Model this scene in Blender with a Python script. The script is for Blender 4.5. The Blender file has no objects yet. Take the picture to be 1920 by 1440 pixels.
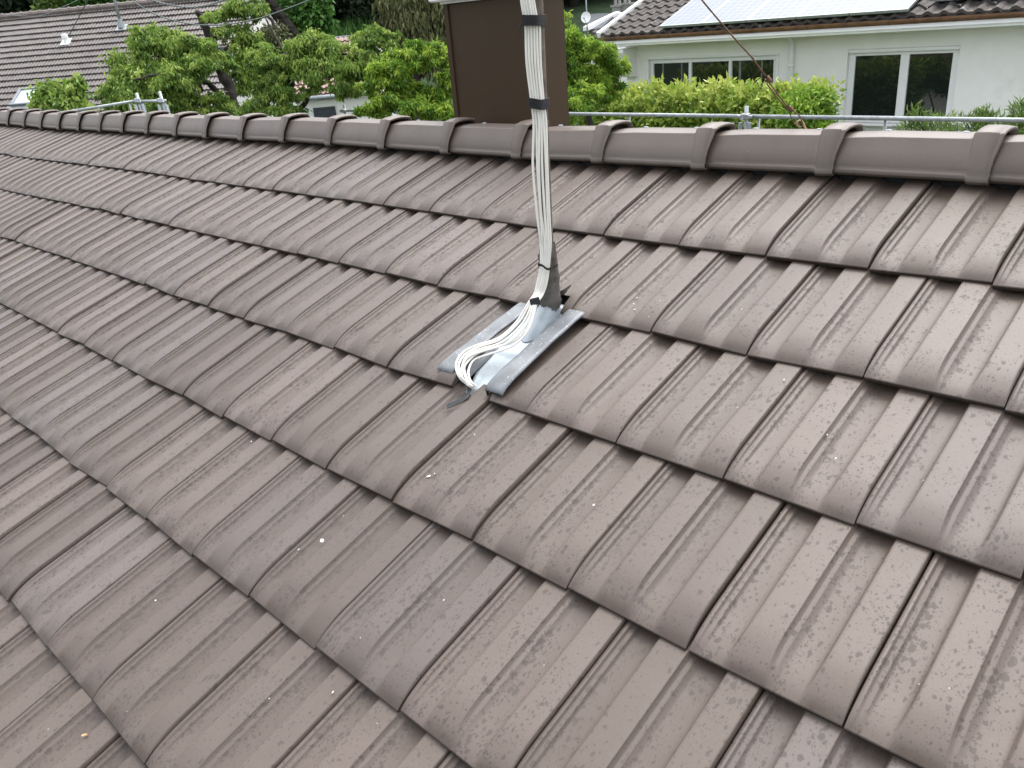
import bpy, math, random
import numpy as np
from mathutils import Vector, Matrix

# ------------------------------------------------------------------ camera, sky, sun, exposure
SC = bpy.context.scene
COL = SC.collection
PITCH = math.radians(21.3)          # pitch of the roof we stand on
CW = np.array([0.5125966563697043, -2.18685029847531, 0.6829241763929749])
RW = np.array([[0.7249934459962432, 0.6840965508841582, -0.07997757392227728],
               [0.2249958033515619, -0.34497991840371756, -0.911244064106846],
               [-0.6509695781956945, 0.6426513556854258, -0.4040270328790855]])
FPX = 1541.716
cam = bpy.data.cameras.new("camera")
cam.sensor_fit = 'HORIZONTAL'; cam.sensor_width = 36.0
cam.lens = FPX/1920*36.0
cam.clip_start = 0.05; cam.clip_end = 600
camo = bpy.data.objects.new("camera", cam); COL.objects.link(camo)
m = Matrix(((RW[0][0], -RW[1][0], -RW[2][0], CW[0]), (RW[0][1], -RW[1][1], -RW[2][1], CW[1]),
            (RW[0][2], -RW[1][2], -RW[2][2], CW[2]), (0, 0, 0, 1)))
camo.matrix_world = m
SC.camera = camo

SUN_EL, SUN_AZ = math.radians(62), math.radians(343)   # azimuth clockwise from +Y
w = bpy.data.worlds.new("World"); SC.world = w; w.use_nodes = True
nt = w.node_tree; nt.nodes.clear()
out = nt.nodes.new('ShaderNodeOutputWorld'); bg = nt.nodes.new('ShaderNodeBackground')
sky = nt.nodes.new('ShaderNodeTexSky'); sky.sky_type = 'NISHITA'; sky.sun_disc = False
sky.sun_elevation = SUN_EL; sky.sun_rotation = SUN_AZ
sky.air_density = 1.0; sky.dust_density = 4.0; sky.ozone_density = 1.0
hs = nt.nodes.new('ShaderNodeHueSaturation'); hs.inputs['Saturation'].default_value = 0.3
nt.links.new(sky.outputs[0], hs.inputs['Color']); nt.links.new(hs.outputs[0], bg.inputs[0])
bg.inputs[1].default_value = 0.15
nt.links.new(bg.outputs[0], out.inputs[0])
sl = bpy.data.lights.new("sun", 'SUN'); sl.energy = 0.72; sl.angle = math.radians(130); sl.color = (1, .965, .92)
so = bpy.data.objects.new("sun", sl); COL.objects.link(so)
sd = Vector((math.sin(SUN_AZ)*math.cos(SUN_EL), math.cos(SUN_AZ)*math.cos(SUN_EL), math.sin(SUN_EL)))
so.rotation_euler = sd.to_track_quat('Z', 'Y').to_euler()
so.location = (0, 0, 30)
SC.view_settings.view_transform = 'Standard'; SC.view_settings.look = 'None'
SC.view_settings.exposure = 1.6; SC.view_settings.gamma = 1.0

rng = np.random.default_rng(7)
random.seed(7)

# ------------------------------------------------------------------ geometry of the place
def ray(u, v):
    d = RW.T @ np.array([(u-960)/FPX, (v-720)/FPX, 1.0])
    return d/np.linalg.norm(d)
def at_y(u, v, Y):
    d = ray(u, v); return CW + d*(Y-CW[1])/d[1]
def at_x(u, v, X):
    d = ray(u, v); return CW + d*(X-CW[0])/d[0]
def at_d(u, v, D):
    d = ray(u, v); return CW + d*D/(RW[2] @ d)
RX = np.array([[1, 0, 0], [0, math.cos(PITCH), -math.sin(PITCH)], [0, math.sin(PITCH), math.cos(PITCH)]])
def roof(x, y, h=0.0):
    return RX @ np.array([x, y, h])
def at_roof(u, v, h=0.0):       # point at height h over the roof plane, in world space
    d = RX.T @ ray(u, v); c = RX.T @ CW
    return RX @ (c + d*(h-c[2])/d[2])
def depth(p):
    return float((RW @ (np.asarray(p)-CW))[2])

# ------------------------------------------------------------------ materials
def new_mat(name):
    mt = bpy.data.materials.new(name); mt.use_nodes = True
    n = mt.node_tree.nodes; b = n['Principled BSDF']
    return mt, mt.node_tree, b
def N(t, kind, **kw):
    n = t.nodes.new(kind)
    for k, v in kw.items():
        if k in n.inputs: n.inputs[k].default_value = v
        else: setattr(n, k, v)
    return n
def ramp(t, fac, stops):
    r = t.nodes.new('ShaderNodeValToRGB')
    els = r.color_ramp.elements
    while len(els) < len(stops): els.new(0.5)
    for e, (p, c) in zip(els, stops):
        e.position = p; e.color = (*c, 1) if len(c) == 3 else c
    t.links.new(fac, r.inputs[0]); return r
def math_n(t, op, a, b=None, clamp=False):
    n = t.nodes.new('ShaderNodeMath'); n.operation = op; n.use_clamp = clamp
    for i, x in enumerate((a, b)):
        if x is None: continue
        if isinstance(x, (int, float)): n.inputs[i].default_value = x
        else: t.links.new(x, n.inputs[i])
    return n.outputs[0]
def mixc(t, fac, a, b, mode='MIX'):
    n = t.nodes.new('ShaderNodeMix'); n.data_type = 'RGBA'; n.blend_type = mode
    for i, x in ((0, fac), (6, a), (7, b)):
        if isinstance(x, (int, float)): n.inputs[i].default_value = x
        elif isinstance(x, tuple): n.inputs[i].default_value = (*x, 1) if len(x) == 3 else x
        else: t.links.new(x, n.inputs[i])
    return n.outputs[2]
def obj_coord(t, scale=(1, 1, 1)):
    tc = t.nodes.new('ShaderNodeTexCoord'); mp = t.nodes.new('ShaderNodeMapping')
    mp.inputs['Scale'].default_value = scale
    t.links.new(tc.outputs['Object'], mp.inputs[0]); return mp.outputs[0]
def noise(t, co, scale, detail=3, rough=.55, dist=0):
    n = N(t, 'ShaderNodeTexNoise'); n.inputs['Scale'].default_value = scale; n.inputs['Detail'].default_value = detail
    n.inputs['Roughness'].default_value = rough; n.inputs['Distortion'].default_value = dist
    t.links.new(co, n.inputs['Vector']); return n
def bump(t, b, h, strength=.3, dist=.01):
    n = t.nodes.new('ShaderNodeBump'); n.inputs['Strength'].default_value = strength; n.inputs['Distance'].default_value = dist
    t.links.new(h, n.inputs['Height']); t.links.new(n.outputs[0], b.inputs['Normal'])
def simple(name, col, rough=.6, metal=0, var=.25, scale=8, bmp=.15, bscale=None, spec=.5, dirt=None):
    mt, t, b = new_mat(name)
    co = obj_coord(t)
    n = noise(t, co, scale, 4)
    lo = tuple(c*(1-var) for c in col); hi = tuple(min(1, c*(1+var)) for c in col)
    c = ramp(t, n.outputs[0], [(.3, lo), (.7, hi)]).outputs[0]
    if dirt:
        n3 = noise(t, co, dirt[1], 5, .65)
        f = ramp(t, n3.outputs[0], [(dirt[2], (0, 0, 0)), (dirt[2]+.12, (1, 1, 1))]).outputs[0]
        c = mixc(t, f, c, dirt[0])
    t.links.new(c, b.inputs['Base Color'])
    b.inputs['Roughness'].default_value = rough; b.inputs['Metallic'].default_value = metal
    b.inputs['Specular IOR Level'].default_value = spec
    if bmp:
        n2 = noise(t, co, bscale or scale*6, 4)
        bump(t, b, n2.outputs[0], bmp, .004)
    return mt

def tile_material(name, base_lo, base_hi, spots=True):
    mt, t, b = new_mat(name)
    co = obj_coord(t)
    at = t.nodes.new('ShaderNodeAttribute'); at.attribute_name = 'tone'
    sep = t.nodes.new('ShaderNodeSeparateColor'); t.links.new(at.outputs['Color'], sep.inputs[0])
    big = noise(t, co, 2.3, 3)
    f = math_n(t, 'ADD', math_n(t, 'MULTIPLY', sep.outputs[0], .6), math_n(t, 'MULTIPLY', big.outputs[0], .4))
    c = ramp(t, f, [(.2, base_lo), (.8, base_hi)]).outputs[0]
    # bluish bloom on a few tiles, reddish on others
    c = mixc(t, math_n(t, 'MULTIPLY', ramp(t, sep.outputs[1], [(.70, (0, 0, 0)), (.98, (1, 1, 1))]).outputs[0], .4), c, (.118, .108, .110))
    c = mixc(t, math_n(t, 'MULTIPLY', ramp(t, sep.outputs[1], [(.05, (1, 1, 1)), (.35, (0, 0, 0))]).outputs[0], .35), c, (.128, .100, .088))
    # streaky brown water stains running down the slope
    cs = obj_coord(t, (14, 3, 14))
    st = noise(t, cs, 1.0, 5, .65)
    sf = ramp(t, st.outputs[0], [(.54, (0, 0, 0)), (.75, (1, 1, 1))]).outputs[0]
    c = mixc(t, math_n(t, 'MULTIPLY', sf, .30), c, (.076, .057, .043))
    mo = noise(t, co, 210, 3, .7)
    c = mixc(t, 1.0, c, ramp(t, mo.outputs[0], [(.3, (.93, .93, .93)), (.7, (1.06, 1.06, 1.06))]).outputs[0], 'MULTIPLY')
    # brown grime where the course above drips; on the nose and in the pans also painted shade (attribute blue)
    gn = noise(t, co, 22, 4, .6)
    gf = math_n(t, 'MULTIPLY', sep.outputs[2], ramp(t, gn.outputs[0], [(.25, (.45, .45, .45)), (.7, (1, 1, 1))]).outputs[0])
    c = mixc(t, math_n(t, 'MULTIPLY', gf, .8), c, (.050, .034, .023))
    rough = None
    if spots:
        dn = noise(t, co, 95, 2)
        dv = t.nodes.new('ShaderNodeVectorMath'); dv.operation = 'MULTIPLY_ADD'
        t.links.new(dn.outputs[1], dv.inputs[0]); dv.inputs[1].default_value = (.012, .012, .012)
        t.links.new(co, dv.inputs[2])
        dens = noise(t, co, 9, 3)
        total = None
        for sc_, rmax, off in ((62, .40, 0), (118, .42, 3.7), (200, .42, 9.1)):
            vo = t.nodes.new('ShaderNodeTexVoronoi'); vo.feature = 'F1'; vo.inputs['Scale'].default_value = sc_
            mp = t.nodes.new('ShaderNodeMapping'); mp.inputs['Location'].default_value = (off, off, off)
            mp.inputs['Scale'].default_value = (1.25, .8, 1)
            t.links.new(dv.outputs[0], mp.inputs[0]); t.links.new(mp.outputs[0], vo.inputs['Vector'])
            sp = t.nodes.new('ShaderNodeSeparateColor'); t.links.new(vo.outputs['Color'], sp.inputs[0])
            # radius grows with the cell's random number and the local wetness
            wet = math_n(t, 'ADD', sp.outputs[0], math_n(t, 'MULTIPLY', math_n(t, 'SUBTRACT', dens.outputs[0], .5), .75))
            wet = math_n(t, 'ADD', wet, math_n(t, 'MULTIPLY', at.outputs['Alpha'], .17))
            rad = math_n(t, 'MULTIPLY', math_n(t, 'SUBTRACT', wet, .52, True), rmax*2.2)
            s = math_n(t, 'MULTIPLY', math_n(t, 'SUBTRACT', rad, vo.outputs['Distance']), 9.0, True)
            total = s if total is None else math_n(t, 'MAXIMUM', total, s)
        c = mixc(t, math_n(t, 'MULTIPLY', total, .80), c, (.056, .044, .038))
        rr = math_n(t, 'SUBTRACT', .50, math_n(t, 'MULTIPLY', total, -.12))
        t.links.new(rr, b.inputs['Roughness'])
    else:
        b.inputs['Roughness'].default_value = .45
    # pale pin-prick specks
    v2 = t.nodes.new('ShaderNodeTexVoronoi'); v2.inputs['Scale'].default_value = 30; t.links.new(co, v2.inputs['Vector'])
    s2 = t.nodes.new('ShaderNodeSeparateColor'); t.links.new(v2.outputs['Color'], s2.inputs[0])
    k = math_n(t, 'MULTIPLY', math_n(t, 'GREATER_THAN', s2.outputs[1], .93), math_n(t, 'LESS_THAN', v2.outputs['Distance'], .05))
    c = mixc(t, math_n(t, 'MULTIPLY', k, .6), c, (.5, .48, .44))
    t.links.new(c, b.inputs['Base Color'])
    fine = noise(t, co, 320, 3); und = noise(t, co, 16, 2)
    hgt = math_n(t, 'ADD', math_n(t, 'MULTIPLY', fine.outputs[0], .30), und.outputs[0])
    bump(t, b, hgt, .10, .006)
    b.inputs['Specular IOR Level'].default_value = .44
    return mt

M = {}
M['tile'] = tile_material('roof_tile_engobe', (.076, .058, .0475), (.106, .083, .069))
M['ridge'] = tile_material('ridge_tile_engobe', (.112, .089, .075), (.138, .113, .097), spots=False)
M['far_tile'] = tile_material('weathered_tile', (.068, .059, .056), (.100, .088, .083), spots=False)
M['red_tile'] = tile_material('red_tile', (.22, .12, .095), (.30, .18, .14), spots=False)
M['old_tile'] = simple('lichen_dark_tile', (.075, .066, .06), .85, var=.35, scale=9, dirt=((.34, .32, .28), 7, .60))
M['render'] = simple('white_render', (.85, .84, .80), .9, var=.03, scale=3, bmp=.3, bscale=60, dirt=((.76, .76, .71), 1.2, .60))
M['white'] = simple('white_paint', (.82, .83, .82), .45, var=.03, scale=6, bmp=.05)
M['cream'] = simple('white_cable_sheath', (.80, .78, .72), .5, var=.05, scale=14, bmp=.03, dirt=((.45, .41, .35), 26, .72))
M['galv'] = simple('galvanised_steel', (.30, .33, .34), .5, metal=.55, var=.2, scale=22, bmp=.1)
M['zinc'] = simple('bright_zinc', (.36, .41, .44), .42, metal=.3, var=.22, scale=14, bmp=.25, bscale=30, dirt=((.22, .27, .32), 11, .62))
M['copper'] = simple('oxidised_copper', (.20, .105, .06), .5, metal=.35, var=.3, scale=5, bmp=.1, dirt=((.09, .06, .045), 3, .55))
M['brown_metal'] = simple('brown_sheet_metal', (.050, .030, .015), .5, var=.10, scale=4, bmp=.12, bscale=9, dirt=((.045, .031, .019), 7, .6), spec=.25)
M['rust'] = simple('rusty_wire', (.17, .095, .06), .75, metal=.3, var=.4, scale=60, bmp=.4, dirt=((.30, .13, .05), 30, .6))
M['pole'] = simple('weathered_steel_tube', (.13, .105, .085), .65, metal=.35, var=.35, scale=20, bmp=.3, dirt=((.22, .18, .15), 35, .58))
M['tape'] = simple('grey_duct_tape', (.125, .118, .108), .33, metal=.25, var=.3, scale=25, bmp=.9, bscale=55)
M['black'] = simple('black_webbing', (.012, .012, .013), .75, var=.3, scale=120, bmp=.6, bscale=500)
M['black_cable'] = simple('black_cable_sheath', (.03, .033, .035), .6, var=.2, scale=8, bmp=0)
M['slate'] = simple('grey_slate', (.075, .085, .10), .6, var=.2, scale=9, bmp=.4)
M['frame_grey'] = simple('grey_window_metal', (.22, .24, .26), .4, metal=.4, var=.1)
M['concrete'] = simple('grey_concrete', (.30, .29, .27), .9, var=.2, scale=7, bmp=.4)
M['bark'] = simple('dark_bark', (.022, .018, .014), .95, var=.4, scale=22, bmp=1, bscale=30)
M['petal'] = simple('white_petal', (.8, .78, .72), .7, var=.05, scale=90, bmp=0)
M['leaf_dry'] = simple('dry_leaf', (.40, .27, .14), .8, var=.2, scale=90, bmp=0)
M['hill'] = simple('hill_grass', (.020, .045, .013), .95, var=.45, scale=1.6, bmp=1, bscale=12)
M['ground'] = simple('garden_grass', (.045, .085, .025), .95, var=.4, scale=2.0, bmp=1, bscale=14)

def glass_mat(name, col, rough=.03):
    mt, t, b = new_mat(name)
    b.inputs['Base Color'].default_value = (*col, 1); b.inputs['Roughness'].default_value = rough
    b.inputs['Specular IOR Level'].default_value = .6
    n = noise(t, obj_coord(t), 1.5, 2); bump(t, b, n.outputs[0], .06, .02)
    return mt
M['glass'] = glass_mat('dark_window_glass', (.012, .016, .015))
M['sky_glass'] = glass_mat('skylight_glass', (.50, .58, .58), .12)

def flashing_paint():
    mt, t, b = new_mat('grey_painted_lead')
    co = obj_coord(t); n = noise(t, co, 16, 4)
    c = ramp(t, n.outputs[0], [(.3, (.12, .13, .14)), (.7, (.20, .215, .23))]).outputs[0]
    v2 = t.nodes.new('ShaderNodeTexVoronoi'); v2.inputs['Scale'].default_value = 110; t.links.new(co, v2.inputs['Vector'])
    s2 = t.nodes.new('ShaderNodeSeparateColor'); t.links.new(v2.outputs['Color'], s2.inputs[0])
    r = math_n(t, 'MULTIPLY', math_n(t, 'SUBTRACT', s2.outputs[0], .40, True), .5)
    k = math_n(t, 'MULTIPLY', math_n(t, 'SUBTRACT', r, v2.outputs['Distance']), 12, True)
    c = mixc(t, k, c, (.40, .43, .44))
    t.links.new(c, b.inputs['Base Color']); b.inputs['Metallic'].default_value = .35; b.inputs['Roughness'].default_value = .5
    n2 = noise(t, co, 40, 3); bump(t, b, n2.outputs[0], .25, .004)
    return mt
M['flashing'] = flashing_paint()

def panel_mat():
    mt, t, b = new_mat('solar_cells')
    tc = t.nodes.new('ShaderNodeTexCoord')
    br = t.nodes.new('ShaderNodeTexBrick'); br.offset = 0
    br.inputs['Scale'].default_value = 1; br.inputs['Brick Width'].default_value = .16; br.inputs['Row Height'].default_value = .16
    br.inputs['Mortar Size'].default_value = .006
    br.inputs['Color1'].default_value = (.15, .175, .21, 1); br.inputs['Color2'].default_value = (.16, .185, .22, 1)
    br.inputs['Mortar'].default_value = (.26, .30, .35, 1)
    t.links.new(tc.outputs['Object'], br.inputs['Vector']); t.links.new(br.outputs[0], b.inputs['Base Color'])
    b.inputs['Roughness'].default_value = .45; b.inputs['Specular IOR Level'].default_value = .3
    b.inputs['Coat Weight'].default_value = .0; b.inputs['Coat Roughness'].default_value = .12
    return mt
M['solar'] = panel_mat()

def leaf_mat(name, dark, mid, light, trans=.35, rough=.42):
    mt, t, b = new_mat(name)
    at = t.nodes.new('ShaderNodeAttribute'); at.attribute_name = 'tone'
    sep = t.nodes.new('ShaderNodeSeparateColor'); t.links.new(at.outputs['Color'], sep.inputs[0])
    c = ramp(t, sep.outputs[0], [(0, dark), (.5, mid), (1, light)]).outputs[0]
    t.links.new(c, b.inputs['Base Color']); b.inputs['Roughness'].default_value = rough
    b.inputs['Specular IOR Level'].default_value = .35
    tr = t.nodes.new('ShaderNodeBsdfTranslucent'); t.links.new(c, tr.inputs['Color'])
    mx = t.nodes.new('ShaderNodeMixShader'); mx.inputs[0].default_value = trans
    t.links.new(b.outputs[0], mx.inputs[1]); t.links.new(tr.outputs[0], mx.inputs[2])
    t.links.new(mx.outputs[0], t.nodes['Material Output'].inputs[0])
    return mt
M['cherry'] = leaf_mat('cherry_leaf', (.06, .125, .02), (.165, .275, .045), (.38, .48, .11), .38)
M['maple'] = leaf_mat('maple_leaf', (.06, .15, .016), (.18, .32, .03), (.40, .52, .075))
M['laurel'] = leaf_mat('laurel_leaf', (.10, .18, .025), (.24, .36, .05), (.48, .54, .13), .25, .32)
M['conifer'] = leaf_mat('conifer_spray', (.05, .065, .02), (.11, .12, .045), (.19, .19, .08), .1, .6)
M['forest'] = leaf_mat('forest_leaf', (.008, .018, .007), (.016, .034, .012), (.035, .065, .022), .1, .7)
M['bright'] = leaf_mat('bright_tree_leaf', (.03, .09, .015), (.06, .16, .025), (.11, .24, .05), .3)
M['yellow_green'] = leaf_mat('yellow_green_leaf', (.07, .11, .02), (.15, .20, .04), (.24, .30, .07), .3)
M['thuja'] = leaf_mat('thuja_spray', (.07, .13, .03), (.16, .25, .06), (.27, .38, .10), .2, .6)

# ------------------------------------------------------------------ mesh helpers
class MB:
    """collects shapes for ONE mesh object"""
    def __init__(s): s.v = []; s.f = []
    def add(s, vs, fs):
        o = len(s.v); s.v += [tuple(map(float, p)) for p in vs]; s.f += [tuple(i+o for i in f) for f in fs]
    def box(s, c, size, rot=None, bev=0):
        hx, hy, hz = (x/2 for x in size); b = min(bev, hx*.9, hy*.9, hz*.9)
        R = rot if rot is not None else np.eye(3)
        if b <= 0:
            vs = [(x, y, z) for z in (-hz, hz) for y in (-hy, hy) for x in (-hx, hx)]
            fs = [(0, 2, 3, 1), (4, 5, 7, 6), (0, 1, 5, 4), (2, 6, 7, 3), (0, 4, 6, 2), (1, 3, 7, 5)]
        else:
            def ring(z, ins):
                X, Y = hx-ins, hy-ins
                return [(-X+b*.0, -Y, z), (X, -Y, z), (X, Y, z), (-X, Y, z)]
            # chamfered box: octagonal rings
            def oct_(z, ins):
                X, Y, k = hx-ins, hy-ins, b*.8
                return [(-X+k, -Y, z), (X-k, -Y, z), (X, -Y+k, z), (X, Y-k, z), (X-k, Y, z), (-X+k, Y, z), (-X, Y-k, z), (-X, -Y+k, z)]
            rs = [oct_(-hz, b), oct_(-hz+b, 0), oct_(hz-b, 0), oct_(hz, b)]
            vs = [p for r in rs for p in r]; fs = [tuple(range(7, -1, -1)), tuple(range(24, 32))]
            for k in range(3):
                for i in range(8): fs.append((k*8+i, k*8+(i+1) % 8, (k+1)*8+(i+1) % 8, (k+1)*8+i))
        c = np.asarray(c, float)
        s.add([c + R @ np.array(p) for p in vs], fs)
    def tube(s, pts, r, n=10, caps=True, flat=1.0):
        pts = [np.asarray(p, float) for p in pts]; k = len(pts)
        rs = r if hasattr(r, '__len__') else [r]*k
        up = np.array([0, 0, 1.0]); vs = []; prev = None
        for i, p in enumerate(pts):
            t = pts[min(i+1, k-1)]-pts[max(i-1, 0)]; t = t/(np.linalg.norm(t)+1e-12)
            if prev is None:
                a = np.cross(t, up)
                if np.linalg.norm(a) < .1: a = np.cross(t, [1, 0, 0])
            else: a = prev - t*(prev @ t)
            a /= np.linalg.norm(a); prev = a; b = np.cross(t, a)
            for j in range(n):
                an = 2*math.pi*j/n; vs.append(p+rs[i]*(a*math.cos(an)+flat*b*math.sin(an)))
        fs = [(i*n+j, i*n+(j+1) % n, (i+1)*n+(j+1) % n, (i+1)*n+j) for i in range(k-1) for j in range(n)]
        if caps: fs += [tuple(range(n-1, -1, -1)), tuple(range((k-1)*n, k*n))]
        s.add(vs, fs)
    def prism(s, prof, a, b, ax=0):
        """closed profile of (p,q) in the plane across axis ax, between a and b"""
        def P(p, q, t): return {0: (t, p, q), 1: (p, t, q), 2: (p, q, t)}[ax]
        n = len(prof)
        vs = [P(p, q, a) for p, q in prof]+[P(p, q, b) for p, q in prof]
        fs = [(i, (i+1) % n, n+(i+1) % n, n+i) for i in range(n)]+[tuple(range(n-1, -1, -1)), tuple(range(n, 2*n))]
        s.add(vs, fs)
    def build(s, name, mat, parent=None, smooth=False, loc=None):
        me = bpy.data.meshes.new(name)
        vs = s.v
        me.from_pydata(vs, [], s.f); me.update()
        if smooth:
            me.polygons.foreach_set('use_smooth', [True]*len(me.polygons))
            me.update()
        me.materials.append(mat)
        o = bpy.data.objects.new(name, me); COL.objects.link(o)
        if parent is not None:
            o.parent = parent; o.matrix_parent_inverse = parent.matrix_world.inverted() if False else Matrix.Translation(-Vector(parent['_base'])) if '_base' in parent else Matrix()
        return o
def arr_mesh(name, V, F, mat, parent=None, smooth=True, tone=None, base=None):
    me = bpy.data.meshes.new(name); V = np.asarray(V, np.float32); F = np.asarray(F, np.int32)
    me.vertices.add(len(V)); me.vertices.foreach_set('co', V.ravel())
    k = F.shape[1]; me.loops.add(F.size); me.loops.foreach_set('vertex_index', F.ravel())
    me.polygons.add(len(F)); me.polygons.foreach_set('loop_start', np.arange(0, F.size, k, dtype=np.int32))
    me.polygons.foreach_set('loop_total', np.full(len(F), k, np.int32))
    me.polygons.foreach_set('use_smooth', np.full(len(F), smooth))
    me.update(calc_edges=True); me.validate()
    if tone is not None:
        a = me.attributes.new('tone', 'FLOAT_COLOR', 'POINT'); a.data.foreach_set('color', np.asarray(tone, np.float32).ravel())
    me.materials.append(mat)
    o = bpy.data.objects.new(name, me); COL.objects.link(o)
    if parent is not None:
        o.parent = parent
        if '_base' in parent: o.matrix_parent_inverse = Matrix.Translation(-Vector(parent['_base']))
    return o
def tag(o, label=None, cat=None, group=None, kind=None):
    if label: o['label'] = label
    if cat: o['category'] = cat
    if group: o['group'] = group
    if kind: o['kind'] = kind
    return o
def thing(name, label, cat, base=(0, 0, 0), group=None):
    """an Empty at the thing's base; its parts are modelled in world coordinates"""
    e = bpy.data.objects.new(name, None); COL.objects.link(e); e.location = tuple(map(float, base))
    e['_base'] = tuple(map(float, base)); e.empty_display_size = .2
    return tag(e, label, cat, group)
def smooth_path(pts, n=8):
    pts = [np.asarray(p, float) for p in pts]; P = [pts[0]]+pts+[pts[-1]]; out_ = []
    for i in range(1, len(P)-2):
        for j in range(n):
            t = j/n; a, b, c, d = P[i-1], P[i], P[i+1], P[i+2]
            out_.append(.5*((2*b)+(-a+c)*t+(2*a-5*b+4*c-d)*t*t+(-a+3*b-3*c+d)*t**3))
    out_.append(pts[-1]); return out_
def sstep(x): x = np.clip(x, 0, 1); return x*x*(3-2*x)

# ------------------------------------------------------------------ ground and hill
gs = 61
gx = np.linspace(-170, 110, gs*2); gy = np.linspace(-60, 190, gs*2)
HD = np.array([-.686, .727])
def ground_z(x, y):
    s = x*HD[0]+y*HD[1]
    z = -4.3 + 5.2*sstep((s-26)/16) + 26*sstep((s-40)/60)
    return z
GX, GY = np.meshgrid(gx, gy)
S = GX*HD[0]+GY*HD[1]
GZ = ground_z(GX, GY) + .25*np.sin(GX*.21+1)*np.sin(GY*.17)*(S > 26)
V = np.stack([GX, GY, GZ], -1).reshape(-1, 3)
n0 = gs*2
idx = np.arange(n0*n0).reshape(n0, n0)
F = np.stack([idx[:-1, :-1], idx[:-1, 1:], idx[1:, 1:], idx[1:, :-1]], -1).reshape(-1, 4)
g = arr_mesh('terrain', V, F, M['hill']); tag(g, 'grassy garden ground rising into a green hillside', None, kind='structure')

# ------------------------------------------------------------------ our house: the roof with its ridge
house = thing('house', 'house with the brown interlocking tile roof and ridge in the foreground', 'house', (-3.5, 0, -4.3))
W_, L_ = .30, .40117
HR = .0192      # height of the rolls over the pans
UP = np.array([0, 0.0015, 0.029, 0.0325, 0.0355, 0.044, 0.0475, 0.072, 0.0755, 0.079, 0.09, 0.096, 0.12, 0.17, 0.205, 0.222, 0.236, 0.246, 0.25, 0.268, 0.273, 0.28, 0.3, 0.385, 0.482, 0.489, 0.490, 0.5085, 0.5125, 0.517, 0.54, 0.5435, 0.547, 0.576, 0.586, 0.60, 0.655, 0.7, 0.722, 0.736, 0.746, 0.75, 0.768, 0.773, 0.78, 0.8, 0.885, 0.972, 0.984, 0.99, 0.994])
PP = np.array([0.5, 0.66, 0.72, 0.7, 0.64, 0.43, 0.4, 0.36, 0.34, 0.28, 0.07, 0.03, 0.0, 0.0, 0.015, 0.03, 0.08, 0.14, 0.18, 0.86, 0.95, 1.0, 1.0, 1.015, 1.0, 0.99, 0.95, 0.6, 0.55, 0.53, 0.46, 0.44, 0.38, 0.09, 0.04, 0.0, 0.0, 0.015, 0.03, 0.08, 0.14, 0.18, 0.86, 0.95, 1.0, 1.0, 1.015, 1.0, 0.985, 0.9, 0.45])
VP_ = np.array([0, .004, .010, .018, .03, .045, .06, .078, .10, .125, .155, .20, .26, .32, .37, .401, .455])
def roof_dz(x, y):       # the old battens are not dead straight
    return .004*np.sin(x*1.15+.6)+.003*np.sin(x*2.3+y*3.1+1.2)+.002*np.sin(y*5+x*.7)
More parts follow.
